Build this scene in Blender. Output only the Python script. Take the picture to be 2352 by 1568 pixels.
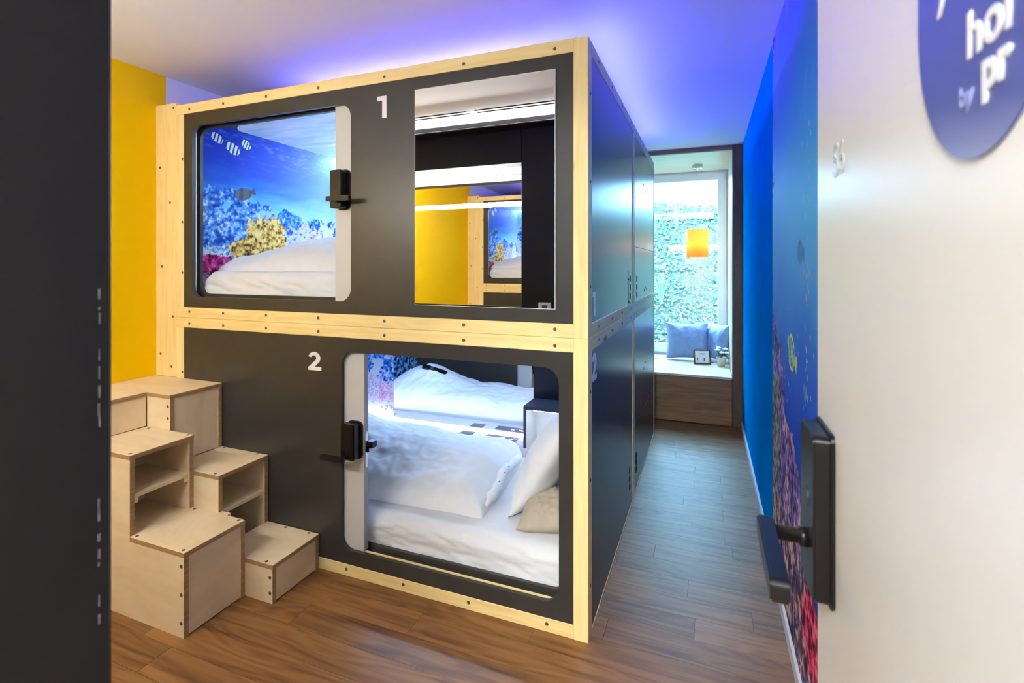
import bpy, bmesh, math, random
import numpy as np
from mathutils import Vector, Matrix, Euler
random.seed(7)
for o in list(bpy.data.objects): bpy.data.objects.remove(o, do_unlink=True)
scene = bpy.context.scene
COL = scene.collection

# ------------------------------------------------------------------ camera
YAW = math.atan(447/1143)
CAMZ = 1.304
cam_d = bpy.data.cameras.new('camera'); cam = bpy.data.objects.new('camera', cam_d); COL.objects.link(cam)
cam.location = (0, 0, CAMZ); cam.rotation_euler = (math.pi/2, 0, YAW)
cam_d.sensor_width = 36; cam_d.lens = 1143/2352*36; cam_d.shift_y = -174/2352
cam_d.clip_start = 0.01
cam_d.dof.use_dof = True; cam_d.dof.focus_distance = 1.95; cam_d.dof.aperture_fstop = 6.0
scene.camera = cam
# ------------------------------------------------------------------ sky and exposure
world = bpy.data.worlds.new('sky'); scene.world = world; world.use_nodes = True
bg = world.node_tree.nodes['Background']
bg.inputs['Color'].default_value = (0.30, 0.64, 1.0, 1); bg.inputs['Strength'].default_value = 11.0
vs = scene.view_settings
vs.view_transform = 'Standard'; vs.look = 'None'; vs.gamma = 1; vs.exposure = 1.65; vs.use_curve_mapping = False
# lamp strengths (used in the lamps' own builders below)
P_VANITY = 44; P_ADDED_UP = 16; P_BLUE = 80; P_BLUE_SIDE = 72; P_POD = 14; P_PODTOP = 46; P_PENDANT = 11; P_HALL = 42

# ------------------------------------------------------------------ helpers
def lin(c):
    c = np.asarray(c, float)/255
    return np.where(c <= .04045, c/12.92, ((c+.055)/1.055)**2.4)
def rgb(r, g, b): 
    v = lin((r, g, b)); return (float(v[0]), float(v[1]), float(v[2]), 1)

def wloc(o):
    v = Vector((0, 0, 0))
    while o: v = v + o.location; o = o.parent
    return v
def tag(o, label=None, cat=None, group=None, kind=None):
    if label: o['label'] = label
    if cat: o['category'] = cat
    if group: o['group'] = group
    if kind: o['kind'] = kind
    return o
def link(o, parent, loc):
    COL.objects.link(o)
    if parent is not None:
        o.parent = parent; o.location = Vector(loc) - wloc(parent)
    else: o.location = loc
    return o
def empty(name, loc=(0, 0, 0), **k):
    o = bpy.data.objects.new(name, None); o.empty_display_size = .05
    link(o, None, loc); return tag(o, **k)
def obj(name, bm, m, parent=None, loc=None, smooth=False):
    """bm in world coordinates; origin is put at loc or at the bounding-box centre"""
    if loc is None:
        lo = [min(v.co[i] for v in bm.verts) for i in range(3)]; hi = [max(v.co[i] for v in bm.verts) for i in range(3)]
        loc = [(a+b)/2 for a, b in zip(lo, hi)]
    bmesh.ops.translate(bm, verts=bm.verts, vec=-Vector(loc))
    bmesh.ops.recalc_face_normals(bm, faces=bm.faces)
    me = bpy.data.meshes.new(name); bm.to_mesh(me); bm.free()
    for mm in (m if isinstance(m, (list, tuple)) else [m]): me.materials.append(mm)
    if smooth:
        for p in me.polygons: p.use_smooth = True
    o = bpy.data.objects.new(name, me); link(o, parent, loc); return o
def shared(name, me, parent, loc, rot=(0, 0, 0)):
    o = bpy.data.objects.new(name, me); link(o, parent, loc); o.rotation_euler = rot; return o
def bm_box(lo, hi, bev=.0015, bm=None):
    b = bmesh.new()
    r = bmesh.ops.create_cube(b, size=1)
    s = [h-l for l, h in zip(lo, hi)]; c = [(h+l)/2 for l, h in zip(lo, hi)]
    bmesh.ops.scale(b, verts=b.verts, vec=s); bmesh.ops.translate(b, verts=b.verts, vec=c)
    if bev and min(s) > 2.5*bev: bmesh.ops.bevel(b, geom=b.edges[:], offset=bev, segments=1, affect='EDGES')
    if bm is None: return b
    me = bpy.data.meshes.new('t'); b.to_mesh(me); b.free(); bm.from_mesh(me); bpy.data.meshes.remove(me); return bm
def box(name, lo, hi, m, parent=None, bev=.0015): return obj(name, bm_box(lo, hi, bev), m, parent)
def bm_join(bm, b):
    me = bpy.data.meshes.new('t'); b.to_mesh(me); b.free(); bm.from_mesh(me); bpy.data.meshes.remove(me); return bm
def bm_poly(pts2, plane, d0, d1, hole=None):
    """extruded polygon; plane 'xz' (depth y), 'yz' (depth x), 'xy' (depth z)"""
    def p3(p, d):
        return {'xz': (p[0], d, p[1]), 'yz': (d, p[0], p[1]), 'xy': (p[0], p[1], d)}[plane]
    b = bmesh.new()
    def loop(pts):
        vs_ = [b.verts.new(p3(p, d0)) for p in pts]
        return [b.edges.new((vs_[i], vs_[(i+1) % len(vs_)])) for i in range(len(vs_))]
    es = loop(pts2)
    if hole: 
        es += loop(hole); bmesh.ops.triangle_fill(b, edges=es, use_beauty=True)
    else:
        f = b.faces.new([e.verts[0] for e in es]) if False else b.faces.new(b.verts[:])
    g = b.faces[:]
    r = bmesh.ops.extrude_face_region(b, geom=g)
    nv = [e for e in r['geom'] if isinstance(e, bmesh.types.BMVert)]
    v0 = Vector(p3((0, 0), d0)); v1 = Vector(p3((0, 0), d1))
    bmesh.ops.translate(b, verts=nv, vec=v1-v0)
    return b
def rrect(x0, x1, z0, z1, r, n=8):
    pts = []
    for cx, cz, a0 in ((x1-r, z1-r, 0), (x0+r, z1-r, 90), (x0+r, z0+r, 180), (x1-r, z0+r, 270)):
        for i in range(n+1):
            a = math.radians(a0+90*i/n); pts.append((cx+r*math.cos(a), cz+r*math.sin(a)))
    return pts
def bm_rbox(lo, hi, r, axis, n=6, bev=.003):
    """box with big rounded outline perpendicular to axis (0 x,1 y) and a soft edge"""
    if axis == 1: b = bm_poly(rrect(lo[0], hi[0], lo[2], hi[2], r, n), 'xz', lo[1], hi[1])
    elif axis == 0: b = bm_poly(rrect(lo[1], hi[1], lo[2], hi[2], r, n), 'yz', lo[0], hi[0])
    else: b = bm_poly(rrect(lo[0], hi[0], lo[1], hi[1], r, n), 'xy', lo[2], hi[2])
    if bev:
        es = [e for e in b.edges if abs(e.verts[0].co[axis]-e.verts[1].co[axis]) < 1e-6 and len(e.link_faces) == 2 and any(len(f.verts) > 4 for f in e.link_faces)]
        bmesh.ops.bevel(b, geom=es, offset=bev, segments=2, affect='EDGES')
    return b
def bm_tube(pts, r, n=10, rads=None, cap=True):
    b = bmesh.new(); rings = []
    pts = [Vector(p) for p in pts]
    for i, p in enumerate(pts):
        d = (pts[min(i+1, len(pts)-1)]-pts[max(i-1, 0)]).normalized()
        a = d.cross(Vector((0, 0, 1)) if abs(d.z) < .9 else Vector((1, 0, 0))).normalized(); c = d.cross(a)
        rr = rads[i] if rads else r
        rings.append([b.verts.new(p+rr*(math.cos(t)*a+math.sin(t)*c)) for t in [2*math.pi*k/n for k in range(n)]])
    for i in range(len(rings)-1):
        for k in range(n): b.faces.new((rings[i][k], rings[i][(k+1) % n], rings[i+1][(k+1) % n], rings[i+1][k]))
    if cap: b.faces.new(rings[0][::-1]); b.faces.new(rings[-1])
    return b
def bm_lathe(prof, c, n=28):
    b = bmesh.new(); rings = []
    for r, z in prof:
        rings.append([b.verts.new((c[0]+r*math.cos(2*math.pi*k/n), c[1]+r*math.sin(2*math.pi*k/n), c[2]+z)) for k in range(n)])
    for i in range(len(rings)-1):
        for k in range(n): b.faces.new((rings[i][k], rings[i][(k+1) % n], rings[i+1][(k+1) % n], rings[i+1][k]))
    if prof[0][0] > 1e-5: b.faces.new(rings[0][::-1])
    if prof[-1][0] > 1e-5: b.faces.new(rings[-1])
    bmesh.ops.remove_doubles(b, verts=b.verts, dist=1e-6)
    return b
# value noise for the printed murals and the soft cloth
def vnoise(u, v, seed):
    rs = np.random.RandomState(seed); L = rs.rand(257, 257)
    iu = np.floor(u).astype(int); iv = np.floor(v).astype(int); fu = u-iu; fv = v-iv
    fu = fu*fu*(3-2*fu); fv = fv*fv*(3-2*fv)
    a = L[iu % 257, iv % 257]; b_ = L[(iu+1) % 257, iv % 257]; c = L[iu % 257, (iv+1) % 257]; d = L[(iu+1) % 257, (iv+1) % 257]
    return (a*(1-fu)+b_*fu)*(1-fv)+(c*(1-fu)+d*fu)*fv
def fbm(u, v, s, octv=4, seed=0):
    t = 0; amp = 1; n = 0
    for k in range(octv):
        t = t+amp*vnoise(u*s+37.7*k+500, v*s+11.3*k+500, seed+k); n += amp; amp *= .55; s *= 2.03
    return t/n

# ------------------------------------------------------------------ materials
def newmat(name):
    m = bpy.data.materials.new(name); m.use_nodes = True
    nt = m.node_tree; return m, nt, nt.nodes['Principled BSDF']
def plain(name, c, rough=.5, metal=0, var=.06, vscale=6, bump=0, bscale=60, spec=.5, coat=0):
    m, nt, p = newmat(name); N = nt.nodes.new; Lk = nt.links.new
    p.inputs['Roughness'].default_value = rough; p.inputs['Metallic'].default_value = metal
    p.inputs['Specular IOR Level'].default_value = spec; p.inputs['Coat Weight'].default_value = coat
    tc = N('ShaderNodeTexCoord'); n = N('ShaderNodeTexNoise'); n.inputs['Scale'].default_value = vscale; n.inputs['Detail'].default_value = 4
    Lk(tc.outputs['Object'], n.inputs['Vector'])
    r = N('ShaderNodeValToRGB'); r.color_ramp.elements[0].position = .3; r.color_ramp.elements[1].position = .7
    r.color_ramp.elements[0].color = tuple(x*(1-var) for x in c[:3])+(1,); r.color_ramp.elements[1].color = tuple(min(1, x*(1+var)) for x in c[:3])+(1,)
    Lk(n.outputs['Fac'], r.inputs['Fac']); Lk(r.outputs['Color'], p.inputs['Base Color'])
    if bump:
        n2 = N('ShaderNodeTexNoise'); n2.inputs['Scale'].default_value = bscale; n2.inputs['Detail'].default_value = 3
        Lk(tc.outputs['Object'], n2.inputs['Vector'])
        bp = N('ShaderNodeBump'); bp.inputs['Strength'].default_value = bump; bp.inputs['Distance'].default_value = .002
        Lk(n2.outputs['Fac'], bp.inputs['Height']); Lk(bp.outputs['Normal'], p.inputs['Normal'])
    return m
def wood(name, cols, axis, across=22, along=1.2, rough=.45, rings=0.0, knots=0, bump=.08, rand=.12):
    m, nt, p = newmat(name); N = nt.nodes.new; Lk = nt.links.new
    p.inputs['Roughness'].default_value = rough
    tc = N('ShaderNodeTexCoord'); oi = N('ShaderNodeObjectInfo')
    mul = N('ShaderNodeMath'); mul.operation = 'MULTIPLY'; mul.inputs[1].default_value = 53.0; Lk(oi.outputs['Random'], mul.inputs[0])
    add = N('ShaderNodeVectorMath'); add.operation = 'ADD'; Lk(tc.outputs['Object'], add.inputs[0])
    cmb = N('ShaderNodeCombineXYZ')
    for i in range(3): Lk(mul.outputs[0], cmb.inputs[i])
    Lk(cmb.outputs[0], add.inputs[1])
    mp = N('ShaderNodeMapping'); s = [across]*3; s[axis] = along; mp.inputs['Scale'].default_value = s
    Lk(add.outputs[0], mp.inputs['Vector'])
    n = N('ShaderNodeTexNoise'); n.inputs['Scale'].default_value = 1; n.inputs['Detail'].default_value = 6; n.inputs['Roughness'].default_value = .62
    n.inputs['Distortion'].default_value = .6
    Lk(mp.outputs[0], n.inputs['Vector'])
    fac = n.outputs['Fac']
    if rings:
        mp2 = N('ShaderNodeMapping'); s2 = [across*.33]*3; s2[axis] = along*.9; mp2.inputs['Scale'].default_value = s2; Lk(add.outputs[0], mp2.inputs['Vector'])
        n3 = N('ShaderNodeTexNoise'); n3.inputs['Scale'].default_value = 1; n3.inputs['Detail'].default_value = 1.5; n3.inputs['Distortion'].default_value = .3; Lk(mp2.outputs[0], n3.inputs['Vector'])
        mm = N('ShaderNodeMath'); mm.operation = 'MULTIPLY'; mm.inputs[1].default_value = 60; Lk(n3.outputs['Fac'], mm.inputs[0])
        sn = N('ShaderNodeMath'); sn.operation = 'SINE'; Lk(mm.outputs[0], sn.inputs[0])
        sc = N('ShaderNodeMath'); sc.operation = 'MULTIPLY_ADD'; sc.inputs[1].default_value = rings; Lk(sn.outputs[0], sc.inputs[0]); Lk(fac, sc.inputs[2]); fac = sc.outputs[0]
    r = N('ShaderNodeValToRGB'); cr = r.color_ramp
    cr.elements[0].position = .25; cr.elements[0].color = cols[0]; cr.elements[1].position = .75; cr.elements[1].color = cols[-1]
    for k, c in enumerate(cols[1:-1]):
        e = cr.elements.new(.25+.5*(k+1)/(len(cols)-1)); e.color = c
    Lk(fac, r.inputs['Fac'])
    hv = N('ShaderNodeHueSaturation'); Lk(r.outputs['Color'], hv.inputs['Color'])
    vv = N('ShaderNodeMath'); vv.operation = 'MULTIPLY_ADD'; vv.inputs[1].default_value = 2*rand; vv.inputs[2].default_value = 1-rand; Lk(oi.outputs['Random'], vv.inputs[0]); Lk(vv.outputs[0], hv.inputs['Value'])
    out = hv.outputs['Color']
    if knots:
        mp3 = N('ShaderNodeMapping'); s3 = [7.0]*3; s3[axis] = 2.6; mp3.inputs['Scale'].default_value = s3; Lk(add.outputs[0], mp3.inputs['Vector'])
        vo = N('ShaderNodeTexVoronoi'); vo.inputs['Scale'].default_value = 1; Lk(mp3.outputs[0], vo.inputs['Vector'])
        kr = N('ShaderNodeValToRGB'); kr.color_ramp.elements[0].position = .05; kr.color_ramp.elements[0].color = (1, 1, 1, 1); kr.color_ramp.elements[1].position = .11; kr.color_ramp.elements[1].color = (0, 0, 0, 1)
        Lk(vo.outputs['Distance'], kr.inputs['Fac'])
        mx = N('ShaderNodeMix'); mx.data_type = 'RGBA'; Lk(kr.outputs['Color'], mx.inputs[0]); Lk(out, mx.inputs[6]); mx.inputs[7].default_value = rgb(150, 92, 42); out = mx.outputs[2]
    Lk(out, p.inputs['Base Color'])
    if bump:
        bp = N('ShaderNodeBump'); bp.inputs['Strength'].default_value = bump; bp.inputs['Distance'].default_value = .001
        Lk(fac, bp.inputs['Height']); Lk(bp.outputs['Normal'], p.inputs['Normal'])
    return m
def emit(name, c, s):
    m = bpy.data.materials.new(name); m.use_nodes = True; nt = m.node_tree
    p = nt.nodes['Principled BSDF']; p.inputs['Base Color'].default_value = c; p.inputs['Emission Color'].default_value = c; p.inputs['Emission Strength'].default_value = s
    return m
def attr_mat(name, rough=.4, grain=.06, spec=.5):
    m, nt, p = newmat(name); N = nt.nodes.new; Lk = nt.links.new
    a = N('ShaderNodeAttribute'); a.attribute_name = 'ink'
    n = N('ShaderNodeTexNoise'); n.inputs['Scale'].default_value = 180; tc = N('ShaderNodeTexCoord'); Lk(tc.outputs['Object'], n.inputs['Vector'])
    ma = N('ShaderNodeMath'); ma.operation = 'MULTIPLY_ADD'; ma.inputs[1].default_value = 2*grain; ma.inputs[2].default_value = 1-grain; Lk(n.outputs['Fac'], ma.inputs[0])
    vm = N('ShaderNodeVectorMath'); vm.operation = 'SCALE'; Lk(a.outputs['Color'], vm.inputs[0]); Lk(ma.outputs[0], vm.inputs['Scale'])
    Lk(vm.outputs[0], p.inputs['Base Color']); p.inputs['Roughness'].default_value = rough; p.inputs['Specular IOR Level'].default_value = spec
    return m
def mirror_mat(name, c=.9):
    m, nt, p = newmat(name); p.inputs['Base Color'].default_value = (c, c, c, 1); p.inputs['Metallic'].default_value = 1; p.inputs['Roughness'].default_value = .0
    return m
PINE = [rgb(234, 200, 130), rgb(246, 218, 150), rgb(252, 230, 170)]
PLY = [rgb(226, 198, 154), rgb(238, 214, 174), rgb(246, 226, 190)]
M = {}
for ax, nm in enumerate('xyz'):
    M['pine_'+nm] = wood('pine_'+nm, PINE, ax, 30, 1.5, .5, .05, 1, .05, .05)
    M['ply_'+nm] = wood('birch_plywood_'+nm, PLY, ax, 9, 2.2, .5, .03, 0, .03, .05)
M['ply_edge'] = wood('plywood_edge', [rgb(142, 108, 70), rgb(170, 134, 92), rgb(196, 160, 116)], 1, 160, 2, .6, 0, 0, .1, .03)
M['oak'] = wood('oak_floor', [rgb(88, 56, 26), rgb(122, 80, 42), rgb(142, 98, 54), rgb(152, 108, 64)], 0, 30, 1.5, .46, .07, 0, .15, .16)
M['walnut'] = wood('portal_wood', [rgb(118, 84, 52), rgb(146, 108, 70), rgb(166, 128, 88)], 0, 30, 2, .45, .04, 0, .05, .08)
M['walnut_z'] = wood('portal_wood_upright', [rgb(84, 58, 40), rgb(106, 78, 54), rgb(122, 92, 66)], 2, 30, 2, .45, .04, 0, .05, .05)
M['seat_wood'] = wood('bench_seat_wood', [rgb(206, 186, 158), rgb(222, 204, 178), rgb(232, 218, 196)], 0, 20, 2, .35, 0, 0, .03, .03)
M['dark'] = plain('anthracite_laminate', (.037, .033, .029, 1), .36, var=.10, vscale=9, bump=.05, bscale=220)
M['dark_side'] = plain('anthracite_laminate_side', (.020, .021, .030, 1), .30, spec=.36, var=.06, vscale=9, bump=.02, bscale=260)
M['darkwall'] = plain('black_painted_wall', (.008, .0065, .007, 1), .55, spec=.3, var=.15, vscale=5, bump=.12, bscale=120)
M['scuff'] = plain('scuffed_plaster', (.10, .095, .095, 1), .8, var=.6, vscale=90)
M['navy'] = plain('navy_laminate', (.018, .022, .045, 1), .4)
M['yellow'] = plain('yellow_wall_paint', rgb(255, 204, 0), .6, spec=.1, var=.02, vscale=2, bump=.04, bscale=180)
M['white'] = plain('white_wall_paint', (.80, .79, .78, 1), .7, var=.015, vscale=2, bump=.03, bscale=180)
M['ceil'] = plain('white_ceiling_paint', (.82, .81, .82, 1), .75, var=.01, vscale=1)
M['blue'] = plain('blue_wall_paint', rgb(0, 150, 236), .8, spec=.0, var=.08, vscale=3, bump=.03, bscale=160)
M['doorwhite'] = plain('white_door_lacquer', (.74, .72, .68, 1), .35, var=.02, vscale=3)
M['sliding'] = plain('pale_grey_door_laminate', (.58, .57, .55, 1), .45, var=.02, vscale=3)
M['slide_edge'] = plain('grey_door_edging', (.36, .36, .40, 1), .45)
M['lockblack'] = plain('black_lock_plastic', (.006, .005, .005, 1), .32, var=.1, spec=.3)
M['metal'] = plain('brushed_metal', (.62, .62, .62, 1), .35, 1, .05, 40)
M['chrome'] = plain('chrome', (.7, .7, .72, 1), .12, 1, .02)
M['screw'] = plain('dark_screw_steel', (.16, .12, .09, 1), .45, .7, .1)
M['hole'] = plain('black_rubber', (.004, .004, .005, 1), .9, spec=.0)
M['mirror'] = mirror_mat('mirror_silver')
M['mirror_edge'] = plain('mirror_glass_edge', (.62, .66, .64, 1), .2)
M['vinyl'] = plain('white_vinyl', (.82, .82, .84, 1), .45, var=.01)
M['sheet'] = plain('white_cotton', (.72, .73, .76, 1), .85, var=.02, vscale=20, bump=.12, bscale=40)
M['taupe'] = plain('taupe_cotton', rgb(176, 164, 146), .9, var=.06, vscale=14, bump=.15, bscale=60)
M['cushion'] = plain('slate_blue_satin', rgb(124, 146, 196), .42, var=.04, vscale=9, bump=.1, bscale=50)
M['cushion_dark'] = plain('charcoal_cotton', rgb(52, 48, 46), .8)
M['interior'] = plain('white_interior_laminate', (.60, .61, .64, 1), .4, var=.01)
M['podceil'] = plain('pod_ceiling_grey', rgb(92, 92, 128), .5, var=.03)
M['navyblue'] = plain('sign_navy', rgb(66, 78, 150), .3, var=.04, vscale=8)
M['grey_mark'] = plain('faint_grey_print', rgb(176, 176, 174), .35, var=.01)
M['sign_grey'] = plain('pale_sign_ink', rgb(140, 146, 196), .4, var=.01)
M['pvc'] = plain('white_window_frame', (.80, .78, .80, 1), .35, var=.01)
M['base'] = plain('white_skirting', (.72, .73, .76, 1), .45, var=.01)
g, nt, p = newmat('window_glass'); p.inputs['Roughness'].default_value = 0; p.inputs['Base Color'].default_value = (.8, .9, .9, 1); p.inputs['Metallic'].default_value = 1
tr_ = nt.nodes.new('ShaderNodeBsdfTransparent'); tr_.inputs['Color'].default_value = (.97, 1, .99, 1); mg_ = nt.nodes.new('ShaderNodeMixShader'); mg_.inputs[0].default_value = .04
nt.links.new(tr_.outputs[0], mg_.inputs[1]); nt.links.new(p.outputs[0], mg_.inputs[2]); nt.links.new(mg_.outputs[0], nt.nodes['Material Output'].inputs['Surface']); M['glass'] = g
M['blue_led'] = emit('blue_led', (.17, .15, 1, 1), P_BLUE)
M['blue_led_side'] = emit('blue_led_side', (.08, .09, 1, 1), P_BLUE_SIDE)
M['vanity_led'] = emit('warm_white_led', (.98, .985, .96, 1), P_VANITY)
M['added_up_led'] = emit('added_ceiling_fill', (.94, .96, 1, 1), P_ADDED_UP)
M['pod_led'] = emit('cool_white_led', (.80, .88, 1, 1), P_POD)
M['pod_top_led'] = emit('blue_white_led', (.50, .74, 1, 1), P_PODTOP)
M['bulb'] = emit('warm_bulb', (1, .72, .35, 1), P_PENDANT)
M['hall_led'] = emit('hall_panel', (.93, .99, 1, 1), P_HALL)
M['touch_led'] = emit('violet_touch_icons', (.35, .25, 1, 1), 5)
m, nt, p = newmat('yellow_lampshade'); p.inputs['Base Color'].default_value = rgb(250, 205, 120); p.inputs['Roughness'].default_value = .7
tr = nt.nodes.new('ShaderNodeBsdfTranslucent'); tr.inputs['Color'].default_value = rgb(255, 220, 130)
mx = nt.nodes.new('ShaderNodeMixShader'); mx.inputs[0].default_value = .6
nt.links.new(p.outputs[0], mx.inputs[1]); nt.links.new(tr.outputs[0], mx.inputs[2]); nt.links.new(mx.outputs[0], nt.nodes['Material Output'].inputs['Surface']); M['shade'] = m
M['print'] = attr_mat('printed_reef', .5, .06, .12)
M['wallprint'] = attr_mat('printed_wallpaper', .6, .05, .08)
M['leafattr'] = attr_mat('leaf_green', .5, .02)
M['soil'] = plain('bank_soil', rgb(84, 78, 66), .9, var=.3, vscale=5, bump=.4, bscale=20)
M['stone'] = plain('pale_stone', rgb(176, 170, 160), .8, var=.1, vscale=8)
M['plantleaf'] = plain('plant_leaf', rgb(70, 98, 74), .5, var=.2)
M['petal'] = plain('white_petal', (.82, .82, .78, 1), .6)
M['pot'] = plain('cream_pot', rgb(214, 206, 196), .5)
M['frame_wood'] = wood('small_frame_wood', [rgb(60, 32, 22), rgb(84, 48, 32)], 0, 40, 3, .4, 0, 0, 0, 0)
M['paper'] = plain('white_paper', (.78, .77, .82, 1), .7, var=.01)
M['ink'] = plain('black_ink', (.02, .02, .03, 1), .6)
M['socket'] = plain('purple_grey_panel', rgb(92, 86, 112), .25)

# ------------------------------------------------------------------ key sizes (metres)
FRONT = 1.695; RIGHT = -.3805; LEFT = -2.455; SEAM = 1.05; TOP = 2.10; MIDY = 2.85; REAR = 4.03
XL = -2.605; XR = .27; CEIL = 2.28; WALLY = .30; BACKY = 4.42

# ================================================================== STRUCTURE
fl = box('floor', (XL-.1, -1.9, -.05), (1.3, 5.5, -.013), M['walnut']); tag(fl, kind='structure')
W = .114
joints = {0: [-.338], 1: [-.040, ], 2: [.157], 5: [-.222], 6: [.108], 10: [-.12], 11: [.083], 16: [-.2], 17: [.03], 19: [-.3], -1: [-.575, -1.72], -2: [-.99], -3: [-.18, -1.42]}
plank_mesh = {}
def plank(x0, x1, y0):
    L = round(x1-x0, 3)
    if L not in plank_mesh:
        b = bm_box((-L/2+.0006, -W/2+.0005, -.006), (L/2-.0006, W/2-.0005, .006), 0)
        me = bpy.data.meshes.new('plank'); b.to_mesh(me); b.free(); me.materials.append(M['oak']); plank_mesh[L] = me
    shared('plank', plank_mesh[L], fl, ((x0+x1)/2, y0+W/2, -.006))
rp = random.Random(3)
for k in range(-17, 23):
    y0 = 1.846+(k-1)*W
    if y0 > BACKY+.05: continue
    xs = XL if y0 < FRONT+.02 else -.62
    js = sorted(j for j in joints.get(k, []) if j > xs+.1)
    x = xs
    if not js:
        a = xs+rp.choice([.3, .45, .6, .75, .9]) if xs < -1 else xs+rp.choice([.25, .4, .55, .7])
        while a < XR-.15: js.append(a); a += rp.choice([.9, 1.05, 1.2])
    for j in js+[XR]:
        plank(x, j, y0); x = j

wl = bmesh.new(); bm_box((XL-.1, -.2, 0), (XL, 1.745, CEIL), 0, wl)
o = obj('wall_left', wl, M['yellow']); tag(o, kind='structure')
o2 = box('wall_left', (XL-.1, 1.745, 0), (XL, 4.6, CEIL), M['white'], None, 0); tag(o2, kind='structure')
wr = box('wall_right', (XR, -.1, 0), (XR+.1, BACKY+.02, CEIL), M['blue'], None, 0); tag(wr, kind='structure')
br = box('baseboard_right', (XR-.012, .3, 0), (XR, BACKY-.03, .05), M['base'], None, .002); tag(br, kind='structure')
cl = box('ceiling', (XL-.1, -1.9, CEIL), (1.3, 4.6, CEIL+.1), M['ceil'], None, 0); tag(cl, kind='structure')
for x0, x1 in ((-1.83, -1.42), (-1.36, -.78)):
    for yy in (.50, .545):
        box('air_slot', (x0, yy, CEIL-.002), (x1, yy+.012, CEIL), M['hole'], cl, 0)
# entrance wall: dark block, header above the washing niche, door head
we = box('wall_entrance', (-1.14, -.1, 0), (-.52, WALLY, CEIL), M['darkwall'], None, .004); tag(we, kind='structure')
box('niche_header', (XL, .18, 1.985), (-1.14, WALLY, CEIL), M['darkwall'], we, .001)
box('niche_ceiling', (XL, -.085, 1.986), (-1.14, .1795, CEIL), M['ceil'], we, 0)
box('niche_back', (XL, -.2, 0), (-1.14, -.085, CEIL), M['darkwall'], we, 0)
box('door_head', (-.52, -.1, 2.12), (XR, WALLY, CEIL), M['darkwall'], we, 0)
rs = random.Random(11)
sb = bmesh.new(); z = .3
while z < 1.6:
    h = rs.uniform(.002, .012); dens = .95 if 1.15 < z < 1.27 else (.5 if .95 < z < 1.1 or .7 < z < .82 else .22)
    if rs.random() < dens: bm_box((-.5202, .2872+rs.uniform(-.0006, .0006), z), (-.5196, .2880+rs.uniform(0, .0008), z+h), 0, sb)
    z += h+rs.uniform(.0, .008)
obj('paint_scuff', sb, M['scuff'], we)
# hallway behind the camera
hw = box('wall_hallway', (-1.7, -1.9, 0), (1.3, -1.8, CEIL), M['white'], None, 0); tag(hw, kind='structure')
box('hallway_end', (1.2, -1.8, 0), (1.3, -.1, CEIL), M['white'], hw, 0)
box('hallway_end', (-1.7, -1.8, 0), (-1.6, -.2, CEIL), M['white'], hw, 0)
box('hallway_side', (XR+.1, -.2, 0), (1.3, -.1, CEIL), M['white'], hw, 0)
box('hallway_side', (-1.7, -.2, 0), (-1.14, -.2+.001, CEIL), M['white'], hw, 0)
hl = empty('ceiling_light', (-.2, -1.0, CEIL), label='square white ceiling light in the hallway behind the doorway', cat='lamp')
box('housing', (-.5, -1.3, CEIL-.03), (.1, -.7, CEIL), M['white'], hl, .003)
box('diffuser', (-.48, -1.28, CEIL-.034), (.08, -.72, CEIL-.030), M['hall_led'], hl, 0)

# back wall and window niche
wb = box('wall_back', (XL-.1, BACKY, 0), (-.75, BACKY+.1, CEIL), M['white'], None, 0); tag(wb, kind='structure')
NX0, NX1, NY1, NZ0, NZ1 = -.75, .195, 5.32, .40, 2.243
box('niche_left', (NX0-.05, BACKY+.1, 0), (NX0, NY1, CEIL), M['seat_wood'], wb, 0)
box('niche_right', (NX1, BACKY, 0), (NX1+.05, NY1+.1, CEIL), M['seat_wood'], wb, 0)
box('niche_top', (NX0, BACKY, NZ1), (NX1, NY1+.1, CEIL+.02), M['seat_wood'], wb, 0)
box('niche_outer', (NX1+.05, BACKY+.02, -.05), (NX1+.3, NY1+.1, CEIL+.1), M['white'], wb, 0)
box('wall_below_window', (NX0, NY1, 0), (NX1, NY1+.1, .42), M['white'], wb, 0)
t1 = empty('trim_1', (.23, BACKY, 0), kind='structure')
box('upright', (NX1-.002, BACKY-.03, 0), (XR-.001, BACKY, CEIL-.001), M['walnut_z'], t1)
box('head_board', (NX0, BACKY-.03, NZ1), (NX1-.003, BACKY, CEIL-.001), M['walnut'], t1)
bn = empty('window_bench', (-.2, BACKY, 0), label='deep wooden window seat with dark oak front under the tall window', cat='bench')
box('front_panel', (NX0, BACKY-.028, .12), (NX1-.003, BACKY-.002, NZ0-.022), M['walnut'], bn)
box('seat_board', (NX0, BACKY-.03, NZ0-.02), (NX1-.003, NY1, NZ0), M['seat_wood'], bn, .002)
box('lower_rail', (NX0, BACKY-.022, .07), (NX1-.003, BACKY, .118), M['walnut'], bn)
box('toe_board', (NX0, BACKY-.012, 0), (NX1-.003, BACKY+.01, .068), M['walnut'], bn)
for x0, x1 in ((-.56, -.40), (-.35, -.13), (-.08, .06)):
    box('vent_slot', (x0, 5.0, NZ0), (x1, 5.03, NZ0+.001), M['socket'], bn, 0)
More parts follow.
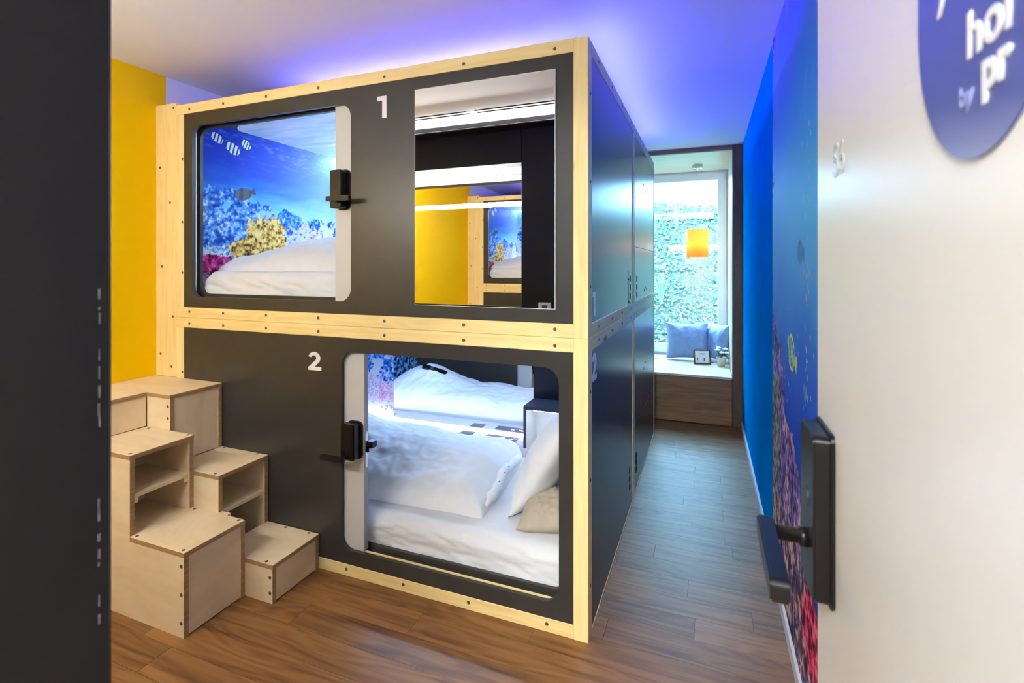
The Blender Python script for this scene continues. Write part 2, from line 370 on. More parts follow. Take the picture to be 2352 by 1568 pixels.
# window
w1 = empty('window_1', (-.3, NY1, .42), kind='structure')
def ring(name, x0, x1, z0, z1, t, y0, y1, m, par):
    b = bm_poly([(x0, z0), (x1, z0), (x1, z1), (x0, z1)], 'xz', y0, y1, [(x0+t, z0+t), (x1-t, z0+t), (x1-t, z1-t), (x0+t, z1-t)])
    return obj(name, b, m, par)
ring('window_frame', NX0, NX1, .42, NZ1, .022, NY1-.02, NY1+.06, M['pvc'], w1)
ring('sash', NX0+.02, NX1-.02, .44, NZ1-.02, .072, NY1-.035, NY1+.03, M['pvc'], w1)
box('pane', (NX0+.09, NY1, .51), (NX1-.09, NY1+.006, NZ1-.09), M['glass'], w1, 0)
box('hinge', (NX1-.032, NY1-.05, 2.14), (NX1-.018, NY1-.035, 2.20), M['metal'], w1, .001)

# entrance door leaf (stands open along the right wall)
DX = .13
d1 = empty('door_1', (DX+.02, .3, 0), kind='structure')
leaf = box('door_leaf', (DX, -.16, .008), (DX+.042, .724, 2.08), M['doorwhite'], d1, .0015)
# lock
lk = obj('lock_body', bm_rbox((DX-.0205, .632, .930), (DX-.004, .712, 1.115), .008, 0, 5, .002), M['lockblack'], d1)
obj('lock_plate', bm_rbox((DX-.004, .628, .926), (DX, .716, 1.119), .010, 0, 5, .001), M['lockblack'], d1)
obj('sensor_dot', bm_poly([(.672+.012*math.cos(a*math.pi/12), 1.035+.012*math.sin(a*math.pi/12)) for a in range(24)], 'yz', DX-.0212, DX-.0205), M['navy'], lk)
sh = obj('lever_shaft', bm_tube([(DX-.02, .672, .985), (DX-.028, .672, .985), (DX-.029, .672, .985), (DX-.062, .672, .985)], .009, 16, [.011, .011, .0085, .0085]), M['lockblack'], d1, None, True)
obj('lever_grip', bm_rbox((DX-.072, .545, .973), (DX-.054, .690, .997), .007, 0, 5, .002), M['lockblack'], sh)
# sign on the door
SY, SB = .324, 1.359
pts = []
R_ = .076
for i in range(25):
    a = math.pi+math.pi*i/24
    pts.append((SY+R_*math.cos(a), SB+.098+.098*math.sin(a)))
pts += [(SY+R_, 1.62), (SY+R_-.02, 1.66), (SY-R_+.02, 1.66), (SY-R_, 1.62)]
sg = obj('sign_plate', bm_poly(pts, 'yz', DX-.0012, DX), M['navyblue'], d1)
def text(name, s, size, loc, m, par, bold=0, rot=(math.pi/2, 0, -math.pi/2), ext=.0003):
    cu = bpy.data.curves.new(name, 'FONT'); cu.body = s; cu.size = size; cu.offset = bold; cu.extrude = ext; cu.resolution_u = 4
    t = bpy.data.objects.new(name, cu); COL.objects.link(t); bpy.context.view_layer.update()
    me = bpy.data.meshes.new_from_object(t.evaluated_get(bpy.context.evaluated_depsgraph_get()))
    bpy.data.objects.remove(t); me.materials.clear(); me.materials.append(m)
    return shared(name, me, par, loc, rot)
text('sign_word', 'hol', .034, (DX-.0016, .334, 1.413), M['vinyl'], sg, .0007)
text('sign_word', 'y', .034, (DX-.0016, .369, 1.459), M['vinyl'], sg, .0007)
text('sign_word', 'by', .016, (DX-.0016, .342, 1.389), M['sign_grey'], sg, .0002)
text('sign_word', 'pr', .028, (DX-.0016, .318, 1.392), M['vinyl'], sg, .0012)
text('room_number', '56', .05, (DX-.0004, .640, 1.40), M['grey_mark'], d1, .0002)

# ================================================================== PRINTS
def blob(U, V, cu, cv, ru, rv, seed, rough=.55, s=18):
    d = np.sqrt(((U-cu)/ru)**2+((V-cv)/rv)**2)
    return d+rough*(fbm(U, V, s, 4, seed)-.5)*2 < 1
def put(C, mask, cols, tex):
    cols = [np.array(c, float) for c in cols]; n = len(cols)-1
    t = np.clip(tex, 0, .9999)*n; i = t.astype(int); f = (t-i)[..., None]
    A = np.array(cols); C[mask] = (A[i]*(1-f)+A[i+1]*f)[mask]
def stretch(t, a=.32, b=.68): return np.clip((t-a)/(b-a), 0, 1)
def fish(C, U, V, u, v, L, h, ang, base, stripe, n=6, flip=1, fin=None):
    ca, sa = math.cos(ang), math.sin(ang)
    x = ((U-u)*ca+(V-v)*sa)*flip; y = -(U-u)*sa+(V-v)*ca
    body = (x/(L*.38))**2+(y/(h*.5))**2 < 1
    tail = (x < -L*.3) & (x > -L*.55) & (np.abs(y) < (np.abs(x)-L*.26)*.9*h/L*1.2)
    dor = (x < L*.2) & (x > -L*.3) & (np.abs(y) < h*.62) & (np.abs(y) > h*.3) & (((x+.05*L)/(L*.32))**2+(y/(h*.62))**2 < 1)
    if fin is not None: C[dor & ~body] = fin
    C[tail] = stripe if fin is None else fin
    C[body] = base
    st = body & (np.sin(x/L*2*math.pi*n+2*y/h) > .35)
    C[st] = stripe
def printed(name, par, nu, nv, u0, u1, v0, v1, paint, to3, mat_, kind=None):
    u = np.linspace(u0, u1, nu); v = np.linspace(v0, v1, nv); U, V = np.meshgrid(u, v, indexing='ij')
    C = np.clip(paint(U, V), 0, 255)
    co = to3(U, V).reshape(-1, 3)
    idx = np.arange(nu*nv).reshape(nu, nv)
    q = np.stack([idx[:-1, :-1], idx[1:, :-1], idx[1:, 1:], idx[:-1, 1:]], -1).reshape(-1, 4)
    c0 = co.mean(0); me = bpy.data.meshes.new(name)
    me.vertices.add(len(co)); me.vertices.foreach_set('co', (co-c0).astype(np.float32).ravel())
    me.loops.add(q.size); me.loops.foreach_set('vertex_index', q.ravel().astype(np.int32))
    me.polygons.add(len(q)); me.polygons.foreach_set('loop_start', (np.arange(len(q))*4).astype(np.int32)); me.polygons.foreach_set('loop_total', np.full(len(q), 4, np.int32))
    a = me.color_attributes.new('ink', 'FLOAT_COLOR', 'POINT')
    rgba = np.ones((len(co), 4), np.float32); rgba[:, :3] = lin(C.reshape(-1, 3))
    a.data.foreach_set('color', rgba.ravel()); me.update(); me.validate(); me.materials.append(mat_)
    o = bpy.data.objects.new(name, me); link(o, par, c0); return o
def grad(V, stops):
    v = np.array([s[0] for s in stops]); c = np.array([s[1] for s in stops], float)
    return np.stack([np.interp(V, v, c[:, k]) for k in range(3)], -1)
def reef(U, V):
    """end wall print: U along the bed depth (1.765-2.8), V height above the pod floor"""
    wob = (fbm(U*.6, V*2.5, 9, 4, 5)-.5)*.10
    C = grad(V+wob, [(0, (190, 205, 225)), (.36, (205, 222, 238)), (.46, (170, 220, 240)), (.56, (95, 190, 235)), (.64, (34, 102, 205)), (.75, (20, 58, 190)), (.95, (16, 44, 172))])
    ripple = stretch(fbm(U*.7+V*.6, V*3, 26, 3, 9), .55, .8)[..., None]*(np.clip((V-.72)/.15, 0, 1))[..., None]
    C = C*(1-.35*ripple)+np.array((170, 195, 245))*.35*ripple
    glare = np.clip((U-1.95)/.7, 0, 1)[..., None]*.62; C = C*(1-glare)+np.array((196, 205, 245))*glare  # lamp glare painted into the print, paler towards the back
    fine = stretch(fbm(U, V, 60, 3, 21), .25, .75); mid = stretch(fbm(U, V, 26, 4, 31))
    rub = (V < .50+.10*(fbm(U, V, 7, 3, 3)-.5)) & (mid > .45)
    put(C, rub, [(70, 105, 165), (150, 175, 215), (235, 240, 245)], fine)
    # blue heads
    for k, (u, v, ru, rv) in enumerate([(1.84, .55, .07, .06), (1.95, .585, .07, .035), (2.02, .55, .05, .04), (1.87, .46, .06, .05), (1.99, .47, .08, .06), (2.10, .52, .06, .045), (1.84, .36, .06, .07), (1.95, .35, .09, .07), (2.06, .38, .07, .06), (2.20, .54, .035, .02), (2.30, .50, .03, .02), (2.37, .47, .10, .07), (2.58, .45, .06, .05), (2.52, .41, .08, .05), (2.72, .47, .03, .03), (2.78, .40, .05, .06), (2.28, .40, .05, .04)]):
        m_ = blob(U, V, u, v, ru, rv, 40+k, .6, 30)
        put(C, m_, [(18, 48, 130), (36, 95, 195), (100, 165, 230), (225, 238, 248)], fine*.8+.2*mid)
    m_ = blob(U, V, 2.50, .37, .15, .09, 70, .7, 30); put(C, m_ & (fine > .25), [(90, 70, 160), (170, 150, 225), (215, 205, 240), (160, 215, 225)], fine)
    m_ = blob(U, V, 2.69, .36, .10, .09, 71, .7, 30); put(C, m_ & (fine > .3), [(120, 150, 190), (190, 220, 230), (240, 240, 250)], fine)
    m_ = blob(U, V, 2.20, .38, .15, .10, 80, .45, 26) | blob(U, V, 2.06, .29, .12, .06, 81, .45, 26) | blob(U, V, 2.25, .29, .15, .06, 82, .45, 26)
    put(C, m_, [(60, 48, 60), (178, 128, 48), (232, 186, 88), (246, 218, 150)], stretch(fbm(U, V, 60, 3, 82), .22, .66))
    m_ = blob(U, V, 1.86, .205, .12, .05, 90, .5, 24); put(C, m_, [(96, 12, 60), (190, 36, 110), (235, 120, 180)], fine)
    m_ = (V < .17); put(C, m_ & (mid > .3), [(90, 60, 100), (190, 160, 190), (236, 230, 236)], fine)
    W_ = (232, 238, 250); D = (40, 60, 130)
    fish(C, U, V, 1.875, .874, .105, .045, -.42, W_, D, 5)
    fish(C, U, V, 1.968, .838, .120, .058, -.40, W_, D, 5)
    fish(C, U, V, 2.052, .878, .085, .048, -.50, W_, D, 5)
    fish(C, U, V, 2.035, .60, .145, .070, .30, (104, 106, 118), (80, 84, 100), 2.2, -1)
    return C
def reef_back(U, V):
    wob = (fbm(U, V, 6, 3, 7)-.5)*.1
    C = grad(V+wob, [(0, (235, 228, 236)), (.25, (238, 232, 240)), (.5, (230, 238, 248)), (.66, (196, 228, 246)), (.8, (130, 198, 242)), (.95, (80, 160, 235))])
    fine = stretch(fbm(U, V, 60, 3, 121)); mid = stretch(fbm(U, V, 24, 4, 131))
    for k, (u, v, ru, rv) in enumerate([(-2.07, .66, .07, .05), (-1.97, .62, .07, .09), (-2.0, .53, .07, .06), (-2.2, .6, .08, .07), (-2.32, .6, .07, .1)]):
        m_ = blob(U, V, u, v, ru, rv, 140+k, .6, 28); put(C, m_, [(20, 60, 170), (40, 120, 225), (120, 185, 240), (225, 235, 248)], fine)
    for k, (u, v, ru, rv, c) in enumerate([(-2.09, .43, .09, .09, 0), (-2.02, .40, .08, .07, 1), (-1.98, .28, .05, .04, 2), (-2.25, .42, .1, .08, 0)]):
        m_ = blob(U, V, u, v, ru, rv, 160+k, .8, 28) & (fine > .4)
        put(C, m_, [[(130, 100, 200), (200, 170, 235), (245, 235, 245)], [(215, 60, 150), (230, 140, 200), (245, 220, 240)], [(110, 90, 190), (150, 130, 215), (200, 190, 235)]][c], fine)
    # thin needle fish
    d = np.abs((V-.79)+(U+2.07)*.35); C[(d < .006) & (np.abs(U+2.07) < .05)] = (110, 130, 130)
    return C
def reef_low(U, V):
    C = reef(U, V); fine = stretch(fbm(U, V, 50, 3, 221))
    m_ = blob(U, V, 1.95, .62, .28, .40, 230, .5, 12); put(C, m_, [(12, 36, 90), (30, 90, 170), (110, 170, 215), (170, 205, 230)], fine)
    m_ = blob(U, V, 2.45, .5, .16, .42, 231, .5, 14); put(C, m_, [(60, 46, 30), (150, 116, 50), (205, 176, 96)], fine)
    return C
def reef_wall(U, V):
    wob = (fbm(U, V, 2.2, 3, 300)-.5)*.35
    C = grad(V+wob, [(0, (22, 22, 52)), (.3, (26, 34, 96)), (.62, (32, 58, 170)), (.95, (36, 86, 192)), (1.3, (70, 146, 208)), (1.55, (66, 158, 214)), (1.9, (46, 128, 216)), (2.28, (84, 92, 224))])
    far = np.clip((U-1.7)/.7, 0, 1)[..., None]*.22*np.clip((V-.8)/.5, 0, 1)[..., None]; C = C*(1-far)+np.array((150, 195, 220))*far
    fine = stretch(fbm(U, V, 46, 4, 310)); mid = stretch(fbm(U, V, 11, 4, 320))
    st = stretch(fbm(U*.6+V*.35, V*.25, 16, 3, 330), .55, .75)*np.clip((V-1.75)/.25, 0, 1)*np.clip((2.5-U)/.8, 0, 1)
    C = C*(1-.45*st[..., None])+np.array((176, 176, 226))*.45*st[..., None]
    bound = np.interp(V, [0, .25, .45, .65, .85, 1.05, 1.12], [1.2, 1.45, 1.7, 1.80, 2.08, 2.24, 2.45])+(fbm(U, V, 9, 4, 340)-.5)*.45
    reefm = U > bound
    put(C, reefm, [(28, 22, 62), (84, 72, 140), (150, 124, 170), (196, 164, 190)], fine*.6+.35*mid)
    put(C, reefm & (mid > .62) & (V < .75), [(34, 24, 60), (176, 124, 150), (214, 176, 186)], fine)
    put(C, reefm & (U > 2.22) & (V < .85), [(60, 62, 60), (140, 134, 120), (176, 160, 150)], fine)
    lowm = (V < .38+.12*(mid-.5)) & (fine > .35); put(C, lowm, [(20, 14, 24), (96, 70, 78), (188, 150, 150), (205, 176, 150)], stretch(fbm(U, V, 20, 4, 350)))
    redm = blob(U, V, 1.55, .28, .16, .12, 360, .8, 14); put(C, redm, [(40, 12, 30), (196, 40, 90), (226, 110, 140)], fine)
    fish(C, U, V, 1.925, 1.012, .22, .10, .22, (150, 186, 150), (44, 92, 120), 7, 1, (196, 200, 90))
    fish(C, U, V, 1.745, 1.345, .13, .075, .1, (58, 120, 176), (48, 104, 164), 3, 1)
    fish(C, U, V, 1.66, .935, .07, .05, .3, (86, 130, 200), (60, 100, 180), 2, 1)
    C = C*1.12+8
    rb = np.random.RandomState(5)
    for k in range(110):
        u = 1.63+rb.normal(0, .03) if k % 3 else rb.uniform(1.5, 2.2); v = rb.uniform(.45, 1.75) if k % 3 else rb.uniform(.5, 1.15); r = rb.uniform(.004, .009)
        C[((U-u)**2+(V-v)**2) < r*r] = (150, 180, 225)
    return C
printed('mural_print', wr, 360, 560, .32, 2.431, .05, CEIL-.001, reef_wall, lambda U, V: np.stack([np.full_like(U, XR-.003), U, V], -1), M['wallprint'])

# ================================================================== SLEEPING CAPSULES
screw_me = None
def screw(par, p, face):
    global screw_me
    if screw_me is None:
        b = bm_lathe([(0, -.0002), (.0022, -.0004), (.0030, .0008), (.0055, .0008), (.0058, 0)], (0, 0, 0), 10)
        bmesh.ops.scale(b, verts=b.verts, vec=(1.15, 1.15, 1))
        screw_me = bpy.data.meshes.new('screw'); b.to_mesh(screw_me); b.free(); screw_me.materials.append(M['screw'])
    shared('screw', screw_me, par, p, (math.pi/2, 0, 0) if face == 'y' else ((0, math.pi/2, 0) if face == 'x' else (0, 0, 0)))
def one_pts(x, z, h, s=1): return [(x+s*a*h, z+b*h) for a, b in ((0, 1), (.5, 1), (.5, 0), (.27, 0), (.27, .80), (0, .80))]
def two_pts(x, z, h, s=1):
    P = []
    for i in range(15):
        a = math.radians(168-(168+38)*i/14); P.append((.40+.36*math.cos(a), .665+.335*math.sin(a)))
    P += [(.42, .20), (.82, .20), (.82, 0), (.04, 0), (.04, .155), (.44, .535)]
    for i in range(9):
        a = math.radians(-40+(165+40)*i/8); P.append((.37+.145*math.cos(a), .665+.145*math.sin(a)))
    return [(x+s*a*h, z+b*h) for a, b in P]
XS = [-2.36, -2.13, -1.86, -1.56, -1.22, -.86, -.50]
def frame(cap, z0, z1, y0, y1, front):
    T = .05
    # front face beams
    if front:
        for zz in (z1-T, z0):
            b = box('front_rail', (LEFT, y0, zz+.0004), (-.433, y0+.06, zz+T-.0004), M['pine_x'], cap)
            if zz == z0 and z0 < .1: xs = [-1.41, -1.13, -.84, -.53]
            else: xs = XS
            for x in xs: screw(b, (x, y0-.0003, zz+.025+(.004 if zz == z0 else -.004)), 'y')
        box('front_post', (-.4325, y0-.001, z0), (RIGHT-.0, y0+.06, z1-.0005), M['pine_z'], cap)
        p_ = box('front_post', (LEFT, y0+.0005, z0+T), (-2.40, y0+.06, z1-T), M['pine_z'], cap)
        for z in (z0+.22, z0+.47, z0+.78): screw(p_, (LEFT+.045, y0, z), 'y')
    # corridor side beams
    ya = y0+.061 if front else y0
    for zz in (z1-T, z0 if z0 > .1 else z0+.0):
        hh = T if not (zz == z0 and z0 < .1) else .012
        b = box('side_rail', (RIGHT-.04, ya, zz+.0004), (RIGHT, y1, zz+hh-.0004), M['pine_y'], cap)
        if hh == T:
            n = 4
            for i in range(n): screw(b, (RIGHT+.0002, ya+.12+(y1-ya-.24)*i/(n-1), zz+.025), 'x')
    pp = box('side_post', (RIGHT-.04, y1-.042, z0+.012), (RIGHT+.0005, y1, z1-T), M['pine_z'], cap)
    if front:
        for z in (z0+.18, z0+.55, z0+.86): screw(cap, (RIGHT+.0003, y0+.035, z), 'x')
    else:
        box('side_post', (RIGHT-.04, y0, z0+.012), (RIGHT+.0005, y0+.03, z1-T), M['pine_z'], cap)
def ovals(par, y, zs, w=.016, h=.019):
    for z in zs:
        obj('vent_hole', bm_poly([(y+w*math.copysign(abs(math.cos(t))**.7, math.cos(t)), z+h*math.copysign(abs(math.sin(t))**.7, math.sin(t))) for t in [2*math.pi*k/20 for k in range(20)]], 'yz', RIGHT-.004, RIGHT-.0005), M['hole'], par)
def marks(par, pts):
    for y, z in pts: obj('drill_mark', bm_poly([(y+.008*math.cos(k*math.pi/4), z+.008*math.sin(k*math.pi/4)) for k in range(8)], 'yz', RIGHT-.004, RIGHT-.0006), M['hole'], par)

def front_capsule(z0, label, hole, door, num, upper):
    z1 = z0+1.05
    cap = empty('sleeping_capsule', ((LEFT+RIGHT)/2, FRONT, z0), label=label, cat='capsule bed', group='stacked capsule beds')
    frame(cap, z0, z1, FRONT, MIDY, True)
    hx0, hx1, hz0, hz1 = hole
    fp = obj('front_panel', bm_poly([(-2.40, z0+.05), (-.433, z0+.05), (-.433, z1-.05), (-2.40, z1-.05)], 'xz', FRONT+.002, FRONT+.018, rrect(hx0, hx1, hz0, hz1, .058, 10)), M['dark'], cap)
    ip = (hx0-.017, hx1+.0 if upper else hx1+.012, hz0+.012, hz1-.002)
    obj('inner_panel', bm_poly([(-2.40, z0+.05), (-.433, z0+.05), (-.433, z1-.05), (-2.40, z1-.05)], 'xz', 1.752, 1.768, rrect(*ip, .055, 10)), M['dark'], cap)
    box('door_track', (-2.39, 1.7145, hz0-.016), (-.44, 1.750, hz0-.008), M['dark'], cap, .001)
    box('track_rail', (-2.39, 1.722, hz0-.0078), (-.44, 1.731, hz0-.003), M['pine_x'], cap, 0)
    # sliding door
    dx0, dx1 = door
    dr = box('sliding_door', (dx0, 1.7165, hz0-.0015), (dx1, 1.744, hz1+.02), M['sliding'], cap, .001)
    if upper:
        lx0, lx1, lz0, lz1 = -1.477, -1.408, 1.541, 1.706; ex = dx0
        lev = (-1.462, -1.345, 1.569, 1.590); shx = -1.425
        box('jamb_strip', (-2.398, 1.7165, hz0), (-2.3445, 1.722, hz1), M['sliding'], cap, .001)
        st = obj('strike_plate', bm_rbox((-2.375, 1.7155, 1.535), (-2.352, 1.7165, 1.595), .009, 1, 5, 0), M['hole'], cap)
        for z in (1.93, 1.20): screw(cap, (-2.362, 1.716, z), 'y')
    else:
        lx0, lx1, lz0, lz1 = -1.420, -1.345, .494, .646; ex = dx1
        lev = (-1.492, -1.372, .500, .522); shx = -1.385
        box('door_edge', (dx1, 1.718, hz0), (dx1+.0015, 1.743, hz1+.02), M['slide_edge'], dr, 0)
        pl = obj('latch_plate', bm_rbox((dx1+.0015, 1.722, .455), (dx1+.003, 1.739, .605), .008, 0, 5, 0), M['chrome'], dr)
        box('latch', (dx1+.003, 1.726, .518), (dx1+.012, 1.737, .540), M['hole'], dr, .002)
        obj('thumb_turn', bm_rbox((dx1-.012, 1.744, .530), (dx1+.022, 1.775, .558), .004, 1, 4, .001), M['lockblack'], dr)
    obj('lock_base', bm_rbox((lx0+.004, 1.704, lz0+.0), (lx1+.005, 1.7165, lz1+.006), .022, 1, 6, .003), M['lockblack'], dr)
    obj('lock_cover', bm_rbox((lx0, 1.668, lz0+.004), (lx1-.006, 1.704, lz1), .010, 1, 6, .004), M['lockblack'], dr)
    obj('lever_shaft', bm_tube([(shx, 1.670, (lev[2]+lev[3])/2), (shx, 1.640, (lev[2]+lev[3])/2)], .009, 12), M['lockblack'], dr)
    obj('lever_handle', bm_rbox((lev[0], 1.628, lev[2]), (lev[1], 1.643, lev[3]), .004, 1, 4, .0015), M['lockblack'], dr)
    if upper: obj('number_sticker', bm_poly(one_pts(-1.256, 1.905, .090), 'xz', FRONT+.0012, FRONT+.0021), M['vinyl'], fp)
    else: obj('number_sticker', bm_poly(two_pts(-1.620, .851, .080, 1.15), 'xz', FRONT+.0012, FRONT+.0021), M['vinyl'], fp)
    # corridor side panel
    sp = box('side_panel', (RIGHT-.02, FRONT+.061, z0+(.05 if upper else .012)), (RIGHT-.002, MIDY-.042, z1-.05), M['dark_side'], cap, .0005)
    if upper:
        obj('number_sticker', bm_poly(one_pts(1.777, 1.118, .09), 'yz', RIGHT-.0022, RIGHT-.0012), M['vinyl'], sp)
        box('vent_cover', (RIGHT-.0022, 2.66, 1.10), (RIGHT-.001, 2.78, 1.275), M['dark_side'], sp, 0)
        ovals(sp, 2.713, (1.234, 1.187, 1.141)); marks(sp, [(2.665, 1.232), (2.665, 1.112), (2.713, 1.104), (2.77, 1.225)])
    else:
        obj('number_sticker', bm_poly(two_pts(1.764, .885, .10, 1.0), 'yz', RIGHT-.0022, RIGHT-.0012), M['vinyl'], sp)
        ovals(sp, 2.700, (.214, .170, .128))
    # shell and interior
    zf, zc = z0+.052, z1-.052
    box('interior_floor', (LEFT+.01, 1.77, z0+.03), (RIGHT-.04, 2.83, zf), M['interior'], cap, 0)
    box('roof_panel', (LEFT, FRONT+.06, z1-.03), (RIGHT-.04, MIDY, z1-.002), M['dark'], cap, 0)
    box('interior_ceiling', (-2.41, 1.752, zc), (-.43, 2.82, zc+.008), M['podceil'], cap, 0)
    if upper:
        x0, x1, ya, yb = -2.408, -.5, 1.872, 2.80; P = []
        for i in range(13):
            a = math.pi+math.pi/2*i/12; P.append((x0+.36+.36*math.cos(a)*1.0, ya+.18+.18*math.sin(a)))
        P += [(x1, ya), (x1, yb), (x0, yb)]
        sk = obj('sky_print', bm_poly(P, 'xy', zc-.003, zc), M['skyprint'], cap)
    box('end_panel', (LEFT, FRONT+.061, z0+.05), (-2.405, MIDY, z1-.05), M['navy'], cap, 0)
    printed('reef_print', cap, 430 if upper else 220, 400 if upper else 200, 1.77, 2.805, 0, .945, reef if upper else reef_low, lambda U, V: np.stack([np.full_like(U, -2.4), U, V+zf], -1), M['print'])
    box('end_panel', (-.440, 1.769, z0+.05), (RIGHT-.041, MIDY, z1-.05), M['interior'] if upper else M['navy'], cap, 0)
    box('back_panel', (-2.42, 2.806, z0+.05), (-.43, MIDY-.001, z1-.05), M['navy'], cap, 0)
    printed('reef_print', cap, 120, 220, -2.40, -1.945, 0, .945, reef_back, lambda U, V: np.stack([U, np.full_like(U, 2.804), V+zf], -1), M['print'])
    L0 = z0+.285
    mi = box('bed_mirror', (-1.94, 2.798, L0), (-.957, 2.804, z1-.06), M['mirror'], cap, 0)
    lg = box('ledge', (-2.40, 2.622, z0+.15), (-.44, 2.797, L0), M['interior'], cap, .003)
    box('led_strip', (-2.398, 2.786, L0+.0005), (-.958, 2.794, L0+.007), M['pod_led'], cap, 0)
    box('top_led_strip', (-2.39, 2.788, zc-.012), (-.46, 2.797, zc-.004), M['pod_top_led'], cap, 0)
    for k in range(5):
        box('vent_slot', (-2.055+.004*k, 2.692+.018*k, L0), (-1.985+.004*k, 2.697+.018*k, L0+.0006), M['socket'], lg, 0)
    box('socket_plate', (-1.400, 2.685, L0), (-1.316, 2.757, L0+.002), M['socket'], lg, .0005)
    tp = box('touch_panel', (-1.232, 2.676, L0), (-1.030, 2.752, L0+.002), M['socket'], lg, .0005)
    for k, (xa, ya_) in enumerate([(-1.13, 2.722), (-1.08, 2.712), (-1.06, 2.724)]):
        box('touch_icon', (xa, ya_, L0+.002), (xa+.022, ya_+.004, L0+.0026), M['touch_led'], lg, 0)
    # cubby shelf
    cb = box('shelf_top', (-.955, 2.615, z0+.500), (-.44, 2.80, z0+.520), M['navy'], cap, .001)
    box('shelf_side', (-.955, 2.615, L0), (-.940, 2.80, z0+.500), M['navy'], cap, .0005)
    box('shelf_lining', (-.9395, 2.618, L0+.001), (-.937, 2.797, z0+.499), M['interior'], cap, 0)
    box('shelf_back', (-.937, 2.790, L0+.001), (-.44, 2.797, z0+.499), M['interior'], cap, 0)
    box('shelf_light', (-.90, 2.63, z0+.494), (-.46, 2.64, z0+.4995), M['pod_led'], cap, 0)
    return cap
# printed sky on the upper pod's ceiling
m, nt, p = newmat('printed_sky'); N = nt.nodes.new
tc = N('ShaderNodeTexCoord'); mp = N('ShaderNodeMapping'); mp.inputs['Scale'].default_value = (1.2, 5, 1); nn = N('ShaderNodeTexNoise'); nn.inputs['Scale'].default_value = 3; nn.inputs['Detail'].default_value = 5
nt.links.new(tc.outputs['Object'], mp.inputs['Vector']); nt.links.new(mp.outputs[0], nn.inputs['Vector'])
rr = N('ShaderNodeValToRGB'); rr.color_ramp.elements[0].position = .35; rr.color_ramp.elements[0].color = rgb(190, 228, 244); rr.color_ramp.elements[1].position = .66; rr.color_ramp.elements[1].color = rgb(246, 251, 253)
nt.links.new(nn.outputs['Fac'], rr.inputs['Fac']); nt.links.new(rr.outputs['Color'], p.inputs['Base Color']); p.inputs['Roughness'].default_value = .4; M['skyprint'] = m

cap1 = front_capsule(SEAM, 'upper front capsule numbered 1 with half open window and a wall mirror on it', (-2.345, -1.389, 1.153, 1.986), (-1.488, -.56), 1, True)
cap2 = front_capsule(0.0, 'lower front capsule numbered 2 standing on the floor with its door slid left', (-1.439, -.486, .108, .942), (-2.30, -1.337), 2, False)
cap2.location.z = 0
# LED strips on top of the upper front capsule
def rear_capsule(z0, label, joint, upper):
    z1 = z0+1.05
    cap = empty('sleeping_capsule', ((LEFT+RIGHT)/2, (MIDY+REAR)/2, z0), label=label, cat='capsule bed', group='stacked capsule beds')
    ya = MIDY+.001
    frame(cap, z0, z1, ya, REAR, False)
    zb = z0+(.05 if upper else .012)
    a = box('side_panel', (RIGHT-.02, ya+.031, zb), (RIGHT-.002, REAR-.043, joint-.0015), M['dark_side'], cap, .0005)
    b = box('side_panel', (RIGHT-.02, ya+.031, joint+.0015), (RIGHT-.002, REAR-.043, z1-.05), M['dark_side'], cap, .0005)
    if upper:
        ovals(a, 2.995, (1.227, 1.180, 1.136)); marks(a, [(3.42, 1.16), (3.50, 1.145), (3.36, 1.145)]); marks(b, [(3.34, 1.83), (3.44, 1.80)])
    else:
        ovals(a, 2.960, (.20, .160, .120)); marks(b, [(3.42, .66), (3.35, .63)])
    box('roof_panel', (LEFT, ya, z1-.03), (RIGHT-.041, REAR, z1-.002), M['dark'], cap, 0)
    box('rear_wall', (LEFT, REAR-.02, z0+.012), (RIGHT-.041, REAR, z1-.031), M['dark'], cap, 0)
    box('end_wall', (LEFT, ya, z0+.012), (LEFT+.02, REAR-.021, z1-.031), M['dark'], cap, 0)
    return cap
cap3 = rear_capsule(SEAM, 'upper rear capsule nearest the window, dark panels with three vent holes', 1.412, True)
cap4 = rear_capsule(0.0, 'lower rear capsule on the corridor floor nearest the window', .377, False)
def led_strip(lo, hi, label, m, h):
    s = empty('led_strip', ((lo[0]+hi[0])/2, (lo[1]+hi[1])/2, TOP), label=label, cat='led light', group='blue led strips on the capsule roof')
    box('profile', (lo[0], lo[1], TOP-.001), (hi[0], hi[1], TOP+.002), M['metal'], s, 0)
    box('diodes', (lo[0]+.002, lo[1]+.002, TOP+.002), (hi[0]-.002, hi[1]-.002, TOP+.002+h), m, s, 0)
led_strip((-2.0, 2.14, 0), (-.66, 2.155, 0), 'blue led strip glowing on the roof behind the front rail', M['blue_led'], .001)
led_strip((-.478, 1.95, 0), (-.468, 3.90, 0), 'blue led strip glowing along the corridor edge of the roof', M['blue_led_side'], .009)

# mirror hung on the upper capsule
mr = empty('wall_mirror', (-.785, FRONT, 1.149), label='tall frameless mirror fixed to the upper capsule beside the number 1', cat='mirror')
box('glass_body', (-1.074, FRONT-.004, 1.149), (-.497, FRONT+.0012, 1.999), M['mirror_edge'], mr, 0)
box('silvered_face', (-1.0715, FRONT-.0044, 1.1515), (-.4995, FRONT-.004, 1.9965), M['mirror'], mr, 0)

# wooden filler board between capsule and yellow wall
tb = box('trim_2', (XL, FRONT+.001, .75), (LEFT-.001, FRONT+.045, 2.115), M['pine_z'], None, .001); tag(tb, kind='structure')
for x, z in ((-2.475, 2.09), (-2.575, 1.8), (-2.50, 1.62), (-2.56, 1.30), (-2.48, 1.05), (-2.57, .86), (-2.49, .80)): screw(tb, (x, FRONT+.0007, z), 'y')

